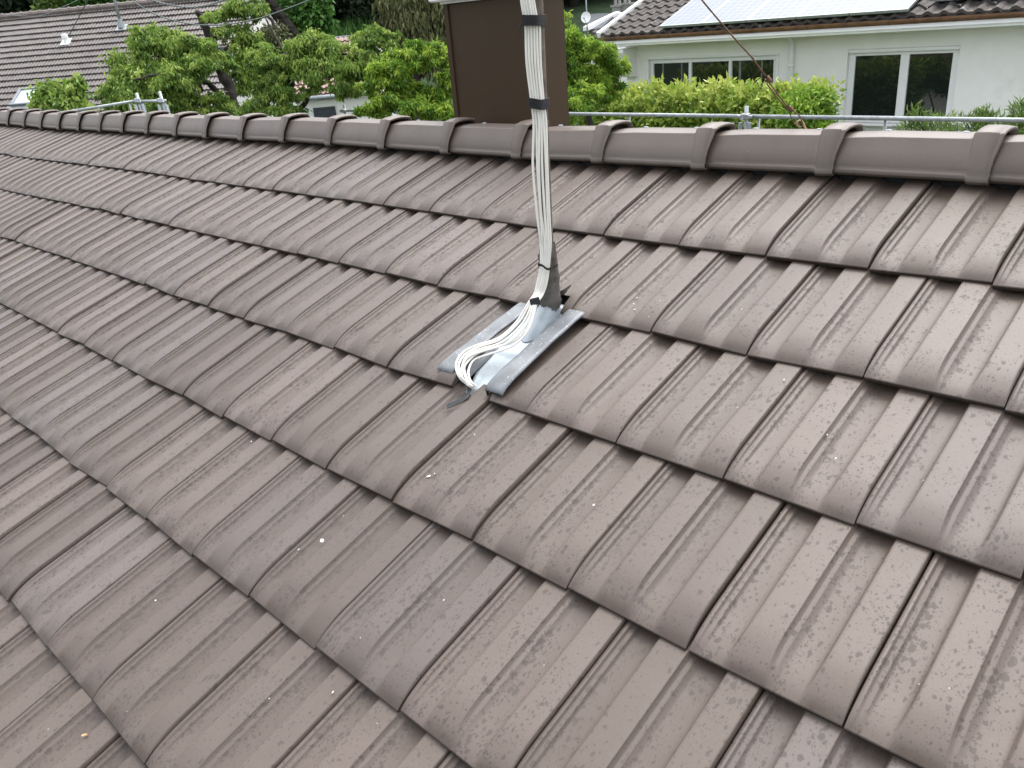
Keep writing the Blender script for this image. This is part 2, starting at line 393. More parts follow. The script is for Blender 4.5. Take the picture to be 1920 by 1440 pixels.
def build_tiles():
    Vs, Fs, Ts = [], [], []; off = 0
    nu, nv = len(UP), len(VP_)
    for r in range(0, 9):
        y0 = -r*L_; sh = .5 if r % 2 else 0.0
        for k in range(-7, 34):
            xr = -(k-sh)*W_          # right edge (joint) of the tile
            xl = xr-W_
            if xl > 2.1 or xr < -9.7: continue
            # joints get a little wider or tighter
            jx = rng.normal(0, .0010); jz = rng.normal(0, .0012); jr = rng.normal(0, .0028); jt = rng.normal(0, .0016)
            umin = 0.0; notch = False
            if r == 2 and abs(xl+1.2) < .01: umin = .50
            if r == 1 and abs(xr+1.05) < .01: notch = True
            u = UP.copy()
            if umin: u = np.concatenate([[umin, umin+.001], u[u > umin+.01]])
            p = np.interp(u, UP, PP)
            if umin: p[0] -= .5
            gap = .0105 if xr > .05 else .0085
            if rng.random() < .12: gap += .005
            uu = u*(1-gap)+.002
            X = xl+uu*W_+jx
            s = np.clip(VP_/.115, 0, 1); gr = 1-(1-s)**2.0
            gp = 1-(1-np.clip(VP_/.03, 0, 1))**2
            nosed = -.0030*(1-np.clip(VP_/.03, 0, 1))**2-.0045*(1-np.clip(VP_/.12, 0, 1))**2
            P_, G_ = np.meshgrid(p, gr); XX, YY = np.meshgrid(X, VP_)
            fl_ = .010*(1-np.clip(VP_/.11, 0, 1))**2
            XX = XX-fl_[:, None]*(np.exp(-((u-.262)/.035)**2)+np.exp(-((u-.762)/.035)**2))[None, :]*.9+fl_[:, None]*np.exp(-((u-.50)/.04)**2)[None, :]*.8
            base = .004-(.0367/L_)*YY
            # pan deepens a touch up the tile; roll shoulders widen toward the nose
            Z = base+HR*P_*G_ + nosed[:, None]
            # near the nose the pans swell: rolls melt into them
            Z += .0022*np.sin(np.clip(YY/.09, 0, 1)*math.pi)*(1-P_)
            if r == 8: pass
            Z = Z+jz+jt*(XX-xl-.15)/.15+roof_dz(XX, y0+YY)
            Y = y0+YY+jr*(XX-xl-.15)/.15*1.0
            nuu = len(u)
            top = np.stack([XX, Y, Z], -1).reshape(-1, 3)
            iv = np.arange(nuu*nv).reshape(nv, nuu)
            f = np.stack([iv[:-1, :-1], iv[:-1, 1:], iv[1:, 1:], iv[1:, :-1]], -1).reshape(-1, 4)
            if notch:
                cx = top[f].mean(1)
                keep = ~((cx[:, 0] > -1.205) & (cx[:, 0] < -1.10) & (cx[:, 1] < y0+.075))
                f = f[keep]
            # front face: lip, face, underside with the drip lobes hanging into the pans below
            e = top[:nuu]
            lob = np.exp(-((u-.165)/.055)**2)+np.exp(-((u-.655)/.065)**2)
            rows_ = [e.copy(), e+np.array([0, -.0022, -.0016]), e+np.array([0, -.0022, -.0030]), e+np.array([0, -.0008, -.0044]),
                     e+np.array([0, -.0006, -.0125]), e+np.array([0, .006, -.014])]
            l1 = e+np.array([0, .010, -.0145]); l1[:, 2] -= .0135*lob
            l2 = e+np.array([0, .05, -.016]); l2[:, 2] -= .0135*lob
            rows_ += [l1, l2]
            nr = len(rows_); fv = np.concatenate(rows_)
            ii = np.arange(nuu*nr).reshape(nr, nuu)+len(top)
            ff = np.stack([ii[:-1, :-1], ii[1:, :-1], ii[1:, 1:], ii[:-1, 1:]], -1).reshape(-1, 4)
            if notch:
                cx = fv[ff-len(top)].mean(1)
                ff = ff[~((cx[:, 0] > -1.205) & (cx[:, 0] < -1.10))]
            allv = np.concatenate([top, fv]); allf = np.concatenate([f, ff])
            # side walls
            for col_, sg in ((0, 1), (nuu-1, -1)):
                ed = top.reshape(nv, nuu, 3)[:, col_]
                dn = ed.copy(); dn[:, 2] -= .016
                o2 = len(allv); sv = np.concatenate([ed, dn]); a = np.arange(nv-1)
                q = np.stack([o2+a, o2+a+1, o2+nv+a+1, o2+nv+a], -1)
                if sg < 0: q = q[:, ::-1]
                allv = np.concatenate([allv, sv]); allf = np.concatenate([allf, q])
            tone = np.zeros((len(allv), 4)); tone[:, 0] = rng.random(); tone[:, 1] = rng.random()
            # grime just below the course above; pans and nose shoulders mix dirt with painted shade
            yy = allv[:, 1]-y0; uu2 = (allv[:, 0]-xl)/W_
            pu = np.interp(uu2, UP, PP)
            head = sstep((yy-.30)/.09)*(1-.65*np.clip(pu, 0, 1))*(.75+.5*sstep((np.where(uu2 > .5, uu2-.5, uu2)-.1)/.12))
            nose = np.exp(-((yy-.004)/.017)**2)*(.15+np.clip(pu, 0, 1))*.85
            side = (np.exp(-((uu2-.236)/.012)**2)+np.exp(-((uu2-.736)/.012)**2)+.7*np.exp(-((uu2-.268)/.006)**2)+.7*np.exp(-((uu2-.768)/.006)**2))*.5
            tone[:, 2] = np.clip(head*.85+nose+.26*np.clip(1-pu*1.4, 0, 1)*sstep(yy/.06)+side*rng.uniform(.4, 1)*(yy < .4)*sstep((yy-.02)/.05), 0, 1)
            # alpha: where drops collect (left flank of each pan)
            tone[:, 3] = np.exp(-((uu2-.10)/.05)**2)+np.exp(-((uu2-.585)/.055)**2)+.15
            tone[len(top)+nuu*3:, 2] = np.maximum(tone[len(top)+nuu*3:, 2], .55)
            Vs.append(allv); Fs.append(allf+off); Ts.append(tone); off += len(allv)
    return np.concatenate(Vs), np.concatenate(Fs), np.concatenate(Ts)
V, F, T = build_tiles()
V = V @ RX.T
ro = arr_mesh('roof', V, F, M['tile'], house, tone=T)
# material space follows the slope: keep object axes level but the texture is 3-D so this is fine
YR, ZR = .487, .180            # ridge line
# underlay below the tiles and the far slope
mb = MB()
mb.add([(-9.7, -3.2, -3.2*math.tan(PITCH)-.06), (2.1, -3.2, -3.2*math.tan(PITCH)-.06), (2.1, YR, YR*math.tan(PITCH)-.06), (-9.7, YR, YR*math.tan(PITCH)-.06)], [(0, 1, 2, 3)])
mb.build('underlay', M['black'], house)
def wavy(name, width, length, period, course, amp, mat, frame, parent, samples=6, step=.03, seed=1, shape=0):
    """tiled slope: x across, y upslope, in the given 4x4 frame"""
    r_ = np.random.default_rng(seed)
    nx = int(width/period*samples)+1; x = np.linspace(0, width, nx); ph = (x/period) % 1
    if shape == 0: prof = amp*(np.where(ph < .35, 1.0, 0)+np.where((ph >= .35) & (ph < .5), 1-(ph-.35)/.15, 0)+np.where(ph > .85, (ph-.85)/.15, 0))
    else: prof = amp*np.maximum(np.sin(ph*2*math.pi), -.45)
    nc = int(round(length/course)); Vs = []; Fs = []; Ts = []; off = 0
    for c in range(nc):
        tone = r_.random(int(width/(period*2))+3); t2 = r_.random(len(tone))
        ti = (x/(period*2)).astype(int)
        for (ya, yb) in ((0, 1),):
            ys = np.array([0.0, 0.0, .08, 1.0]); zs = np.array([-step*.6, step, step, 0])
            gl = np.array([.75, .95, 1, 1.0])
            for i in range(3):
                pass
            XX, YY = np.meshgrid(x, (c+ys)*course)
            jit = r_.normal(0, step*.06, nx//samples+2)[(np.arange(nx)//samples)]
            ZZ = zs[:, None]+prof[None, :]*np.array([.9, 1, 1, 1])[:, None]+jit[None, :]
            Vv = np.stack([XX, YY, ZZ], -1).reshape(-1, 3)
            ii = np.arange(4*nx).reshape(4, nx)+off
            f = np.stack([ii[:-1, :-1], ii[:-1, 1:], ii[1:, 1:], ii[1:, :-1]], -1).reshape(-1, 4)
            to = np.zeros((4, nx, 4)); to[:, :, 0] = tone[ti][None]; to[:, :, 1] = t2[ti][None]; to[0, :, 2] = .8; to[3, :, 2] = .45
            Vs.append(Vv); Fs.append(f); Ts.append(to.reshape(-1, 4)); off += len(Vv)
    V = np.concatenate(Vs); Fm = np.array(frame)
    V = V @ Fm[:3, :3].T+Fm[:3, 3]
    return arr_mesh(name, V, np.concatenate(Fs), mat, parent, smooth=False, tone=np.concatenate(Ts))
def frame(origin, xdir, pitch):
    x = np.array([xdir[0], xdir[1], 0.0]); x /= np.linalg.norm(x)
    yh = np.array([-x[1], x[0], 0]); y = yh*math.cos(pitch)+np.array([0, 0, 1])*math.sin(pitch); z = np.cross(x, y)
    Fm = np.eye(4); Fm[:3, 0] = x; Fm[:3, 1] = y; Fm[:3, 2] = z; Fm[:3, 3] = origin; return Fm
# far slope: starts at its eave and climbs to the ridge from behind
far_len = 5.6
fo = np.array([2.1, YR+far_len*math.cos(PITCH), ZR-.04-far_len*math.sin(PITCH)])
wavy('roof', 11.8, far_len-.02, .15, .4, .022, M['tile'], frame(fo, (-1, 0), PITCH), house, seed=5)
mb = MB(); mb.box((-3.8, YR, .100), (11.7, .09, .17)); mb.build('ridge_batten', M['black'], house)
# walls
mb = MB(); zt = -3.2*math.tan(PITCH)-.1
ye = YR+5.0; ze = ZR-.10-5.0*math.tan(PITCH)
prof = [(-3.0, -4.3), (-3.0, -3.0*math.tan(PITCH)-.12), (YR, ZR-.14), (ye, ze-.05), (ye, -4.3)]
mb.prism(prof, -9.5, 1.9, 0)
mb.build('wall', M['render'], house)

# ridge tiles ------------------------------------------------------
JX = [2.06, 1.62, 1.18, .74, .30, -.14, -.58, -1.03, -1.482, -1.912, -2.36, -2.82, -3.275, -3.725, -4.179, -4.613, -5.044, -5.474, -5.89, -6.31, -6.74, -7.165, -7.59, -8.02, -8.455, -8.89, -9.33, -9.7]
RZ0 = .160; zb = .006           # bottom edge over the local origin (YR, .165)
half = [(-.107, .000), (-.107, .008), (-.1045, .012), (-.1025, .013), (-.1015, .022), (-.098, .034), (-.091, .050), (-.081, .067), (-.070, .084), (-.0600, .0998), (-.0590, .1014), (-.0575, .1026), (-.0555, .1032), (-.03, .1085), (0, .110)]
P0 = np.array(half+[(-a, b) for a, b in half[::-1][1:]]); P0[:, 1] += zb
nrm = np.zeros_like(P0)
for i in range(len(P0)):
    d = P0[min(i+1, len(P0)-1)]-P0[max(i-1, 0)]; d /= np.linalg.norm(d); nrm[i] = (-d[1], d[0])
topw = sstep((P0[:, 1]-.03)/.08)
def ridge_tile(xr, xl, seed):
    r_ = np.random.default_rng(seed)
    """barrel from xl to xr; the raised collar at its right end laps the next tile's barrel"""
    cwid = .060
    xs = [(xl-.03, -.006), (xl+.02, -.003), (xl+.12, 0), (xl+.28, 0.0), (xr-cwid-.02, 0.0005), (xr-cwid-.006, .002), (xr-cwid+.003, .0115), (xr-cwid+.010, .0150), (xr-.020, .0158), (xr-.015, .0148), (xr-.012, .0126), (xr-.0095, .0126), (xr-.007, .0140), (xr-.003, .0135), (xr-.0005, .0110)]
    rows_ = []
    for x, o in xs:
        q = P0*np.array([1+o*8.5, 1])+np.stack([0*topw, o*1.35*topw], -1)
        q = q.copy()
        if o > .01: q[:3, 1] -= .005; q[-3:, 1] -= .005
        flare = .010*topw if o > .01 else 0
        rows_.append(np.stack([np.full(len(q), x)+(flare*(1 if x > xr-.02 else -1 if o > .01 else 0)), q[:, 0]+YR, q[:, 1]+RZ0], -1))
    # inner rim of the collar
    q = P0+nrm*.004
    lastx = rows_[-1][:, 0]
    rows_.append(np.stack([lastx-.001, (P0+nrm*.010)[:, 0]+YR, (P0+nrm*.010)[:, 1]+RZ0], -1))
    rows_.append(np.stack([lastx-.02, q[:, 0]+YR, q[:, 1]+RZ0], -1))
    V = np.stack(rows_); nr, nc = V.shape[:2]
    V = V.reshape(-1, 3)
    V[:, 2] += roof_dz(V[:, 0], .4)*1.0-.003
    ii = np.arange(nr*nc).reshape(nr, nc)
    F = np.stack([ii[:-1, :-1], ii[1:, :-1], ii[1:, 1:], ii[:-1, 1:]], -1).reshape(-1, 4)
    # mortar / thickness lip under both long edges
    allv, allf = [V], [F]; off = len(V)
    for cidx, sgn in ((0, 1), (nc-1, -1)):
        e = V.reshape(nr, nc, 3)[:, cidx]
        lip = e+np.array([0, sgn*.004, -.008]); lip2 = lip+np.array([0, sgn*.03, .002])
        vv = np.concatenate([e, lip, lip2]); a = np.arange(nr-1)
        for k in (0, 1):
            q = np.stack([off+k*nr+a, off+k*nr+a+1, off+(k+1)*nr+a+1, off+(k+1)*nr+a], -1)
            allf.append(q if sgn < 0 else q[:, ::-1])
        allv.append(vv); off += len(vv)
    V = np.concatenate(allv); F = np.concatenate(allf)
    # slight tilt of each cap
    V[:, 2] += (V[:, 0]-(xl+xr)/2)*r_.normal(0, .007); V[:, 1] += r_.normal(0, .0022)+(V[:, 0]-(xl+xr)/2)*r_.normal(0, .006)
    tone = np.zeros((len(V), 4)); tone[:, 0] = r_.random(); tone[:, 1] = .35+.3*r_.random()
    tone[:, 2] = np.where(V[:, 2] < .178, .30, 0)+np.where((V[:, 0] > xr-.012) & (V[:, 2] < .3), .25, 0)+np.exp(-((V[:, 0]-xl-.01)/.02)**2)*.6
    return V, F, np.clip(tone, 0, 1)
def disc(mb, c, r, h, n=12, axr=1.0, tilt=0):
    c = np.asarray(c, float)
    vs = [c+np.array([r*axr*math.cos(2*math.pi*i/n), r*math.sin(2*math.pi*i/n), 0]) for i in range(n)]
    vs += [c+np.array([.8*r*axr*math.cos(2*math.pi*i/n), .8*r*math.sin(2*math.pi*i/n), h]) for i in range(n)]
    fs = [(i, (i+1) % n, n+(i+1) % n, n+i) for i in range(n)]+[tuple(range(n, 2*n)), tuple(range(n-1, -1, -1))]
    mb.add(vs, fs)
for i in range(len(JX)-1):
    V, F, T = ridge_tile(JX[i], JX[i+1], 100+i)
    o = arr_mesh('ridge_tile', V, F, M['ridge'], house, tone=T)
    o['group'] = 'ridge tiles along the foreground roof'
    for dx in (.115, .335):
        b = MB(); x = JX[i+1]+dx+random.uniform(-.006, .006)
        disc(b, (x, YR+.018, RZ0+zb+.109+float(roof_dz(x, .4))-.003), .0085, .0035, axr=1.25)
        c = b.build('ridge_clip', M['galv'], None, smooth=False); c.parent = o

# chimney (stands behind the ridge, belongs to the house) --------------------------------
YC = .665
c0 = at_y(834, 16, YC); xcl = float(c0[0]); xcr = float(at_y(1010, 100, YC)[0]); ycb = float(at_x(1063, 120, xcr)[1])
zc0, zc1 = -.1, .772
def child(o, p):
    o.parent = p; return o
mb = MB(); mb.box(((xcl+xcr)/2, (YC+ycb)/2, (zc0+zc1)/2), (xcr-xcl, ycb-YC, zc1-zc0), bev=.004)
ch = mb.build('chimney', M['brown_metal'], house)
mb = MB(); mb.box((xcl+.012, YC-.004, (zc0+zc1)/2), (.030, .010, zc1-zc0), bev=.003)
mb.box((xcl+.0275, YC-.0005, (zc0+zc1)/2), (.003, .003, zc1-zc0))
o = mb.build('corner_trim', M['brown_metal'], None); o.parent = ch; o.matrix_parent_inverse = Matrix(); 
mb = MB(); mb.box(((xcl+xcr)/2, (YC+ycb)/2, zc1+.030), (xcr-xcl+.10, ycb-YC+.11, .036), bev=.006)
mb.box(((xcl+xcr)/2, (YC+ycb)/2, zc1+.007), (xcr-xcl+.03, ycb-YC+.03, .012))
o = mb.build('chimney_cap', M['white'], None); o.parent = ch
for o in (x for x in ch.children): o.matrix_parent_inverse = Matrix.Translation((0, 0, 0))

# mast flashing ----------------------------------------------------
fl = MB()
def rgrid(x0, x1, y0, y1, hf, nx=6, ny=12, th=.0025, jitter=0.0, seed=3):
    r_ = np.random.default_rng(seed)
    xs = np.linspace(0, 1, nx); ys = np.linspace(0, 1, ny); vs = []
    for s_ in (0, 1):
        for b in ys:
            for a in xs:
                y = y0+(y1-y0)*b; xa = (x0 if not callable(x0) else x0(y)); xb = (x1 if not callable(x1) else x1(y))
                x = xa+(xb-xa)*a
                vs.append(roof(x, y, hf(x, y, a, b)-s_*th))
    fs = []
    for s_ in (0, 1):
        o = s_*nx*ny
        for j in range(ny-1):
            for i in range(nx-1):
                q = (o+j*nx+i, o+j*nx+i+1, o+(j+1)*nx+i+1, o+(j+1)*nx+i); fs.append(q if s_ == 0 else q[::-1])
    n_ = nx*ny
    for i in range(nx-1): fs.append((i, n_+i, n_+i+1, i+1)); fs.append(((ny-1)*nx+i, (ny-1)*nx+i+1, n_+(ny-1)*nx+i+1, n_+(ny-1)*nx+i))
    for j in range(ny-1): fs.append((j*nx, (j+1)*nx, n_+(j+1)*nx, n_+j*nx)); fs.append((j*nx+nx-1, n_+j*nx+nx-1, n_+(j+1)*nx+nx-1, (j+1)*nx+nx-1))
    return vs, fs
def tile_top(y):          # height of a roll top in course 2
    t = y+.80234; return .004-.0367/L_*t+HR*(1-(1-min(max(t/.125, 0), 1))**2.4)
flash = tag(MB().build('flashing', M['zinc'], None), None, None) if False else None
tray = MB()
def tray_h(x, y, a, b):
    e = .010*max(0, 1-abs(y+.62)/.006)*0
    return -.024+.0025*math.sin(a*9)*(1-b)+.006*sstep((a-.85)/.15)+.006*sstep((.15-a)/.15)-.030*max(0, -.775-y)/.03*.3+(.004 if abs(y+.60) < .008 else 0)
tray.add(*rgrid(lambda y: -1.192+.03*sstep((-.68-y)/.1), -1.05, -.792, -.355, tray_h, 14, 46))
# stiffening pleat
fo_ = tray.build('flashing_tray', M['zinc'], house, smooth=True)
lf = MB(); lf.add(*rgrid(lambda y: -1.262+.085*(y+.40), lambda y: -1.202+.05*(y+.40)-.002*math.sin(y*30), -.768, -.395, lambda x, y, a, b: tile_top(y)+.0085+.0008*math.sin(y*22)+.0005*math.sin(y*71+a*3)+.003*(1 if .12 < a < .88 else 0)*0-.002*sstep((a-.9)/.1)-.006*sstep((.06-a)/.06)-.5*max(0, -.755-y), 12, 40, .003))
# its inner edge turns down into the tray
lf.add(*rgrid(lambda y: -1.202+.05*(y+.40), lambda y: -1.184, -.768, -.395, lambda x, y, a, b: tile_top(y)-.002+(-.026)*a, 4, 20, .003))
lf.build('flashing_strip', M['flashing'], house, smooth=True)
rf = MB(); rf.add(*rgrid(lambda y: -1.068+.002*math.sin(y*26), lambda y: -1.002+.003*math.sin(y*17+1), -.785, -.385, lambda x, y, a, b: tile_top(y)+.0090+.0008*math.sin(y*19+2)+.0006*math.sin(y*63+a*4)+.002*a-.005*sstep((a-.95)/.05)-.002*sstep((.06-a)/.06)-.4*max(0, -.772-y), 12, 40, .003))
rf.add(*rgrid(lambda y: -1.073, lambda y: -1.067, -.785, -.385, lambda x, y, a, b: tile_top(y)-.018+.025*a, 3, 20, .003))
rf.build('flashing_strip', M['flashing'], house, smooth=True)

# ------------------------------------------------------------------ mast with its cone and tape
MBs = at_roof(1033, 592, -.02)
YM = MBs[1]
mt_top = at_y(1006, 0, YM); mdir = (mt_top-MBs)/np.linalg.norm(mt_top-MBs)
mast = thing('antenna_mast', 'thin rusty steel mast rising from the zinc flashing in the middle of the roof', 'mast', MBs)
mb = MB(); mb.tube([MBs-mdir*.25]+[MBs+mdir*t for t in (.2, .5, .9, 1.4, 1.9)], .0175, 20)
mb.build('pole', M['pole'], mast, smooth=True)
def mast_at_px(v):           # point on the mast axis seen at image row v
    lo, hi = -.1, 2.0
    for _ in range(40):
        mid = (lo+hi)/2; c = RW @ (MBs+mdir*mid-CW)
        if c[1]/c[2]*FPX+720 > v: lo = mid
        else: hi = mid
    return MBs+mdir*lo
# zinc cone, wider down the slope, and the wrapped tape above it
def cone(pts, nseg=28):
    vs, fs = [], []
    for (c, rx, ry, sk) in pts:
        for j in range(nseg):
            a = 2*math.pi*j/nseg
            vs.append(np.asarray(c)+np.array([rx*math.cos(a), ry*math.sin(a), sk*ry*math.sin(a)]))
    for i in range(len(pts)-1):
        for j in range(nseg): fs.append((i*nseg+j, i*nseg+(j+1) % nseg, (i+1)*nseg+(j+1) % nseg, (i+1)*nseg+j))
    return vs, fs
A = mast_at_px(565)
base_c = roof(-1.128, -.455, -.022)
tk = math.tan(PITCH)
pts = []
for t in np.linspace(0, 1, 9):
    c = base_c*(1-t)+A*t; c = c.copy()
    rx = .044*(1-t)+.026*t; ry = .085*(1-t)**1.2+.027*t; pts.append((c, rx, ry, tk*(1-t)))
mb = MB(); mb.add(*cone(pts)); mb.build('flashing_cone', M['zinc'], mast, smooth=True)
mb = MB()
tp = []
for t, r in ((0, .031), (.06, .0325), (.14, .033), (.22, .031), (.3, .033), (.38, .030), (.46, .031), (.55, .0285), (.63, .029), (.72, .0265), (.8, .027), (.88, .0245), (.94, .0235), (1, .0215)):
    a0, a1 = mast_at_px(577), mast_at_px(455); c = a0*(1-t)+a1*t
    tp.append((c, r, r, .15*math.sin(t*30)+tk*.9*(1-min(1, t*4))))
v, f = cone(tp, 36)
rr = np.random.default_rng(4)
v = [np.array(p)+rr.normal(0, .0017, 3) for p in v]
mb.add(v, f); mb.build('tape_wrap', M['tape'], mast, smooth=True)
mb = MB()   # loose torn end of the tape sticking out to the right
q = [at_roof(1046, 548, .03), at_roof(1059, 541, .035), at_roof(1071, 533, .03), at_roof(1068, 538, .024), at_roof(1058, 549, .015), at_roof(1048, 556, .012)]
mb.add(q+[p+np.array([0, 0, -.003]) for p in q], [(0, 1, 4, 5), (1, 2, 3, 4), (11, 10, 7, 6), (10, 9, 8, 7), (0, 6, 7, 1), (1, 7, 8, 2), (2, 8, 9, 3), (3, 9, 10, 4), (4, 10, 11, 5), (5, 11, 6, 0)])
mb.build('tape_end', M['tape'], mast)

# ------------------------------------------------------------------ the white cables
def dm(v): return depth(mast_at_px(v))
rows_px = [  # image row, left and right edge of the bundle, offset in front of the mast axis
    (-60, 970, 996, .034), (0, 975, 1003, .033), (37, 981, 1010, .031), (47, 983, 1014, .031), (117, 985, 1016, .030), (187, 994, 1021, .029), (233, 999, 1026, .031),
    (311, 999, 1029, .036), (389, 1004, 1032, .038), (440, 1010, 1034, .036), (459, 1012, 1034, .034), (497, 1013, 1031, .036), (530, 1006, 1027, .042), (552, 1000, 1019, .052)]
low = [  # (u,v,h) per strand below the clip
    [(992, 566, .085), (968, 604, .05), (934, 634, .035), (893, 648, .035), (867, 662, .038), (855, 684, .034), (861, 706, .022), (878, 722, .004), (888, 728, -.012)],
    [(995, 567, .088), (974, 603, .055), (938, 636, .04), (897, 651, .04), (871, 666, .042), (860, 686, .038), (864, 706, .026), (877, 719, .008), (884, 722, -.012)],
    [(998, 568, .088), (980, 606, .056), (942, 641, .042), (900, 655, .044), (876, 668, .046), (866, 688, .040), (866, 706, .03), (874, 716, .012), (880, 718, -.012)],
    [(1001, 569, .086), (985, 610, .052), (952, 643, .036), (910, 657, .04), (880, 668, .044), (868, 686, .034), (872, 706, .02), (880, 718, .006), (886, 722, -.014)],
    [(1004, 570, .083), (990, 612, .046), (962, 641, .028), (922, 652, .032), (893, 664, .036), (872, 685, .032), (873, 703, .018), (882, 722, .004), (892, 724, -.012)],
    [(1006, 571, .080), (992, 616, .042), (962, 648, .024), (917, 664, .03), (890, 674, .028), (879, 692, .024), (880, 709, .014), (887, 720, .002), (891, 722, -.012)]]
for k in range(6):
    pts = []
    rr = np.random.default_rng(50+k)
    for (v_, l, r, o) in rows_px:
        t = (k+.5)/6; u_ = l+(r-l)*t; w_ = 1 if 200 < v_ < 440 else .3
        bow = math.sin(t*math.pi)*.006
        bel = (t-.5)*2.6*math.exp(-((v_-330)/85)**2)+(1.8*math.sin(k*2.1) if 280 < v_ < 420 else 0)
        pts.append(at_d(u_+bel+rr.normal(0, .5)*w_, v_, dm(v_)-o-bow+rr.normal(0, .001)))
    for (u_, v_, h) in low[k]:
        pts.append(at_roof(u_, v_, h))
    mb = MB(); mb.tube(smooth_path(pts, 7), .0033 if k else .0035, 9)
    o = mb.build('cable', M['cream'], smooth=True)
    where = ['leftmost white cable of the flat bundle strapped to the mast', 'second white cable from the left in the strapped bundle', 'third white cable from the left in the strapped bundle',
             'fourth white cable from the left in the strapped bundle', 'fifth white cable from the left in the strapped bundle', 'rightmost white cable of the bundle, lying against the mast'][k]
    tag(o, where, 'cable', 'white cables strapped to the mast')
def strap(v0, v1, l, r, label, name='strap', mat='black', tail=False, fwd=.050, th=.0025):
    a, b = mast_at_px(v0), mast_at_px(v1); c = (a+b)/2
    hgt = np.linalg.norm(a-b)
    D = depth(c); Lp, Rp = at_d(l, (v0+v1)/2, D-fwd+.004), at_d(r, (v0+v1)/2, D-.012)
    vd = (CW-c); vd[2] *= .2; vd /= np.linalg.norm(vd); rt = np.cross(mdir, vd); rt = -rt if rt @ RW[0] < 0 else rt
    # loop outline seen from above: along the front of the cables, round the back of the pole
    loop = [Lp+vd*-.004, Lp+vd*.004, Lp*.8+Rp*.2+vd*.008, c+vd*(fwd+.002)-rt*.002, Rp-rt*.004+vd*.012, Rp+vd*.002, c+rt*.018-vd*.008, c-vd*.0225, c-rt*.018-vd*.010, Lp-vd*.010+rt*.002]
    loop = smooth_path(loop+[loop[0]], 4)
    n = len(loop); vs = []
    for i, p in enumerate(loop):
        t = loop[(i+1) % n]-loop[i-1]; nn = np.cross(t, mdir); nn /= (np.linalg.norm(nn)+1e-9)
        for (hh, oo) in ((-.5, 0), (.5, 0), (.5, 1), (-.5, 1)): vs.append(p+mdir*hh*hgt+nn*th*oo)
    fs = []
    for i in range(n-1):
        for j in range(4): fs.append((i*4+j, i*4+(j+1) % 4, (i+1)*4+(j+1) % 4, (i+1)*4+j))
    mb = MB(); mb.add(vs, fs)
    if tail: mb.tube(smooth_path([Lp, Lp-rt*.006-mdir*.012, Lp-rt*.010-mdir*.026, Lp-rt*.006-mdir*.034], 5), .0035, 6, flat=.5)
    o = mb.build(name, M[mat], smooth=False)
    tag(o, label, 'strap' if name == 'strap' else 'cable tie'); return o
strap(28, 48, 980, 1022, 'upper black hook and loop strap round the cables and mast', tail=True)['group'] = 'black straps round the mast'
strap(184, 203, 993, 1029, 'lower black hook and loop strap round the cables and mast')['group'] = 'black straps round the mast'
strap(494.5, 498.5, 1010, 1044, 'thin black cable tie cinching the cables to the grey tape', 'cable_tie', fwd=.056, th=.0018)
mb = MB(); p1, p2 = at_roof(1001, 557, .10), at_roof(1005, 573, .078)
cc = (p1+p2)/2; zz = (p1-p2)/np.linalg.norm(p1-p2); xx = RW[0]-zz*(RW[0] @ zz); xx /= np.linalg.norm(xx); yy = np.cross(zz, xx)
mb.box(cc, (.030, .014, .022), np.stack([xx, yy, zz], -1), bev=.003)
tag(mb.build('cable_clip', M['black']), 'small black clip bunching the cables beside the zinc cone', 'clip')
# torn black strap lying on the tile below the flashing
mb = MB(); q = smooth_path([at_roof(838, 763, -.004), at_roof(852, 757, -.003), at_roof(866, 750, -.004), at_roof(877, 742, -.006), at_roof(880, 728, -.012), at_roof(876, 716, -.008)], 5)
vs = []
for i, p in enumerate(q):
    wd = .019 if i < 15 else .012; n_ = roof(0, 0, 1); t = q[min(i+1, len(q)-1)]-q[max(i-1, 0)]; s_ = np.cross(t/np.linalg.norm(t), n_)
    vs += [p-s_*wd*.5, p+s_*wd*.5, p+s_*wd*.5+n_*.002, p-s_*wd*.5+n_*.002]
fs = [(i*4+j, i*4+(j+1) % 4, (i+1)*4+(j+1) % 4, (i+1)*4+j) for i in range(len(q)-1) for j in range(4)]+[(0, 3, 2, 1)]
mb.add(vs, fs)
tag(mb.build('torn_strap', simple('dusty_black_webbing', (.022, .025, .027), .8, var=.4, scale=70, bmp=.3)), 'torn dusty black strap lying on the tile below the flashing', 'strap')

# ------------------------------------------------------------------ guy wire and its ridge hook
guy = thing('guy_wire', 'rusty doubled guy wire running down to a hook behind the ridge', 'guy wire', at_y(1500, 238, .60))
def g_at(u, v, k=0):
    t = (v-240)/(0-240); return at_y(u, v, .60-.40*t)
wt = smooth_path([g_at(1270, -60), g_at(1316, 0), g_at(1372, 66), g_at(1412, 110)], 4)
mb = MB(); mb.tube(wt+[g_at(1436, 146)], .0025, 8)
mb.tube([g_at(1405, 102), g_at(1425, 128), g_at(1441, 150)], .0022, 8)
mb.tube([g_at(1442, 154), g_at(1458, 176), g_at(1478, 203)], .0024, 8)
mb.tube([g_at(1437, 156), g_at(1455, 180), g_at(1476, 206)], .0022, 8)
mb.tube(smooth_path([g_at(1480, 206), g_at(1484, 222), g_at(1490, 232), g_at(1500, 232)], 4), .0020, 8)
mb.tube(smooth_path([g_at(1482, 206), g_at(1496, 214), g_at(1503, 226), g_at(1505, 238)], 4), .0020, 8)
mb.build('wire', M['rust'], guy, smooth=True)
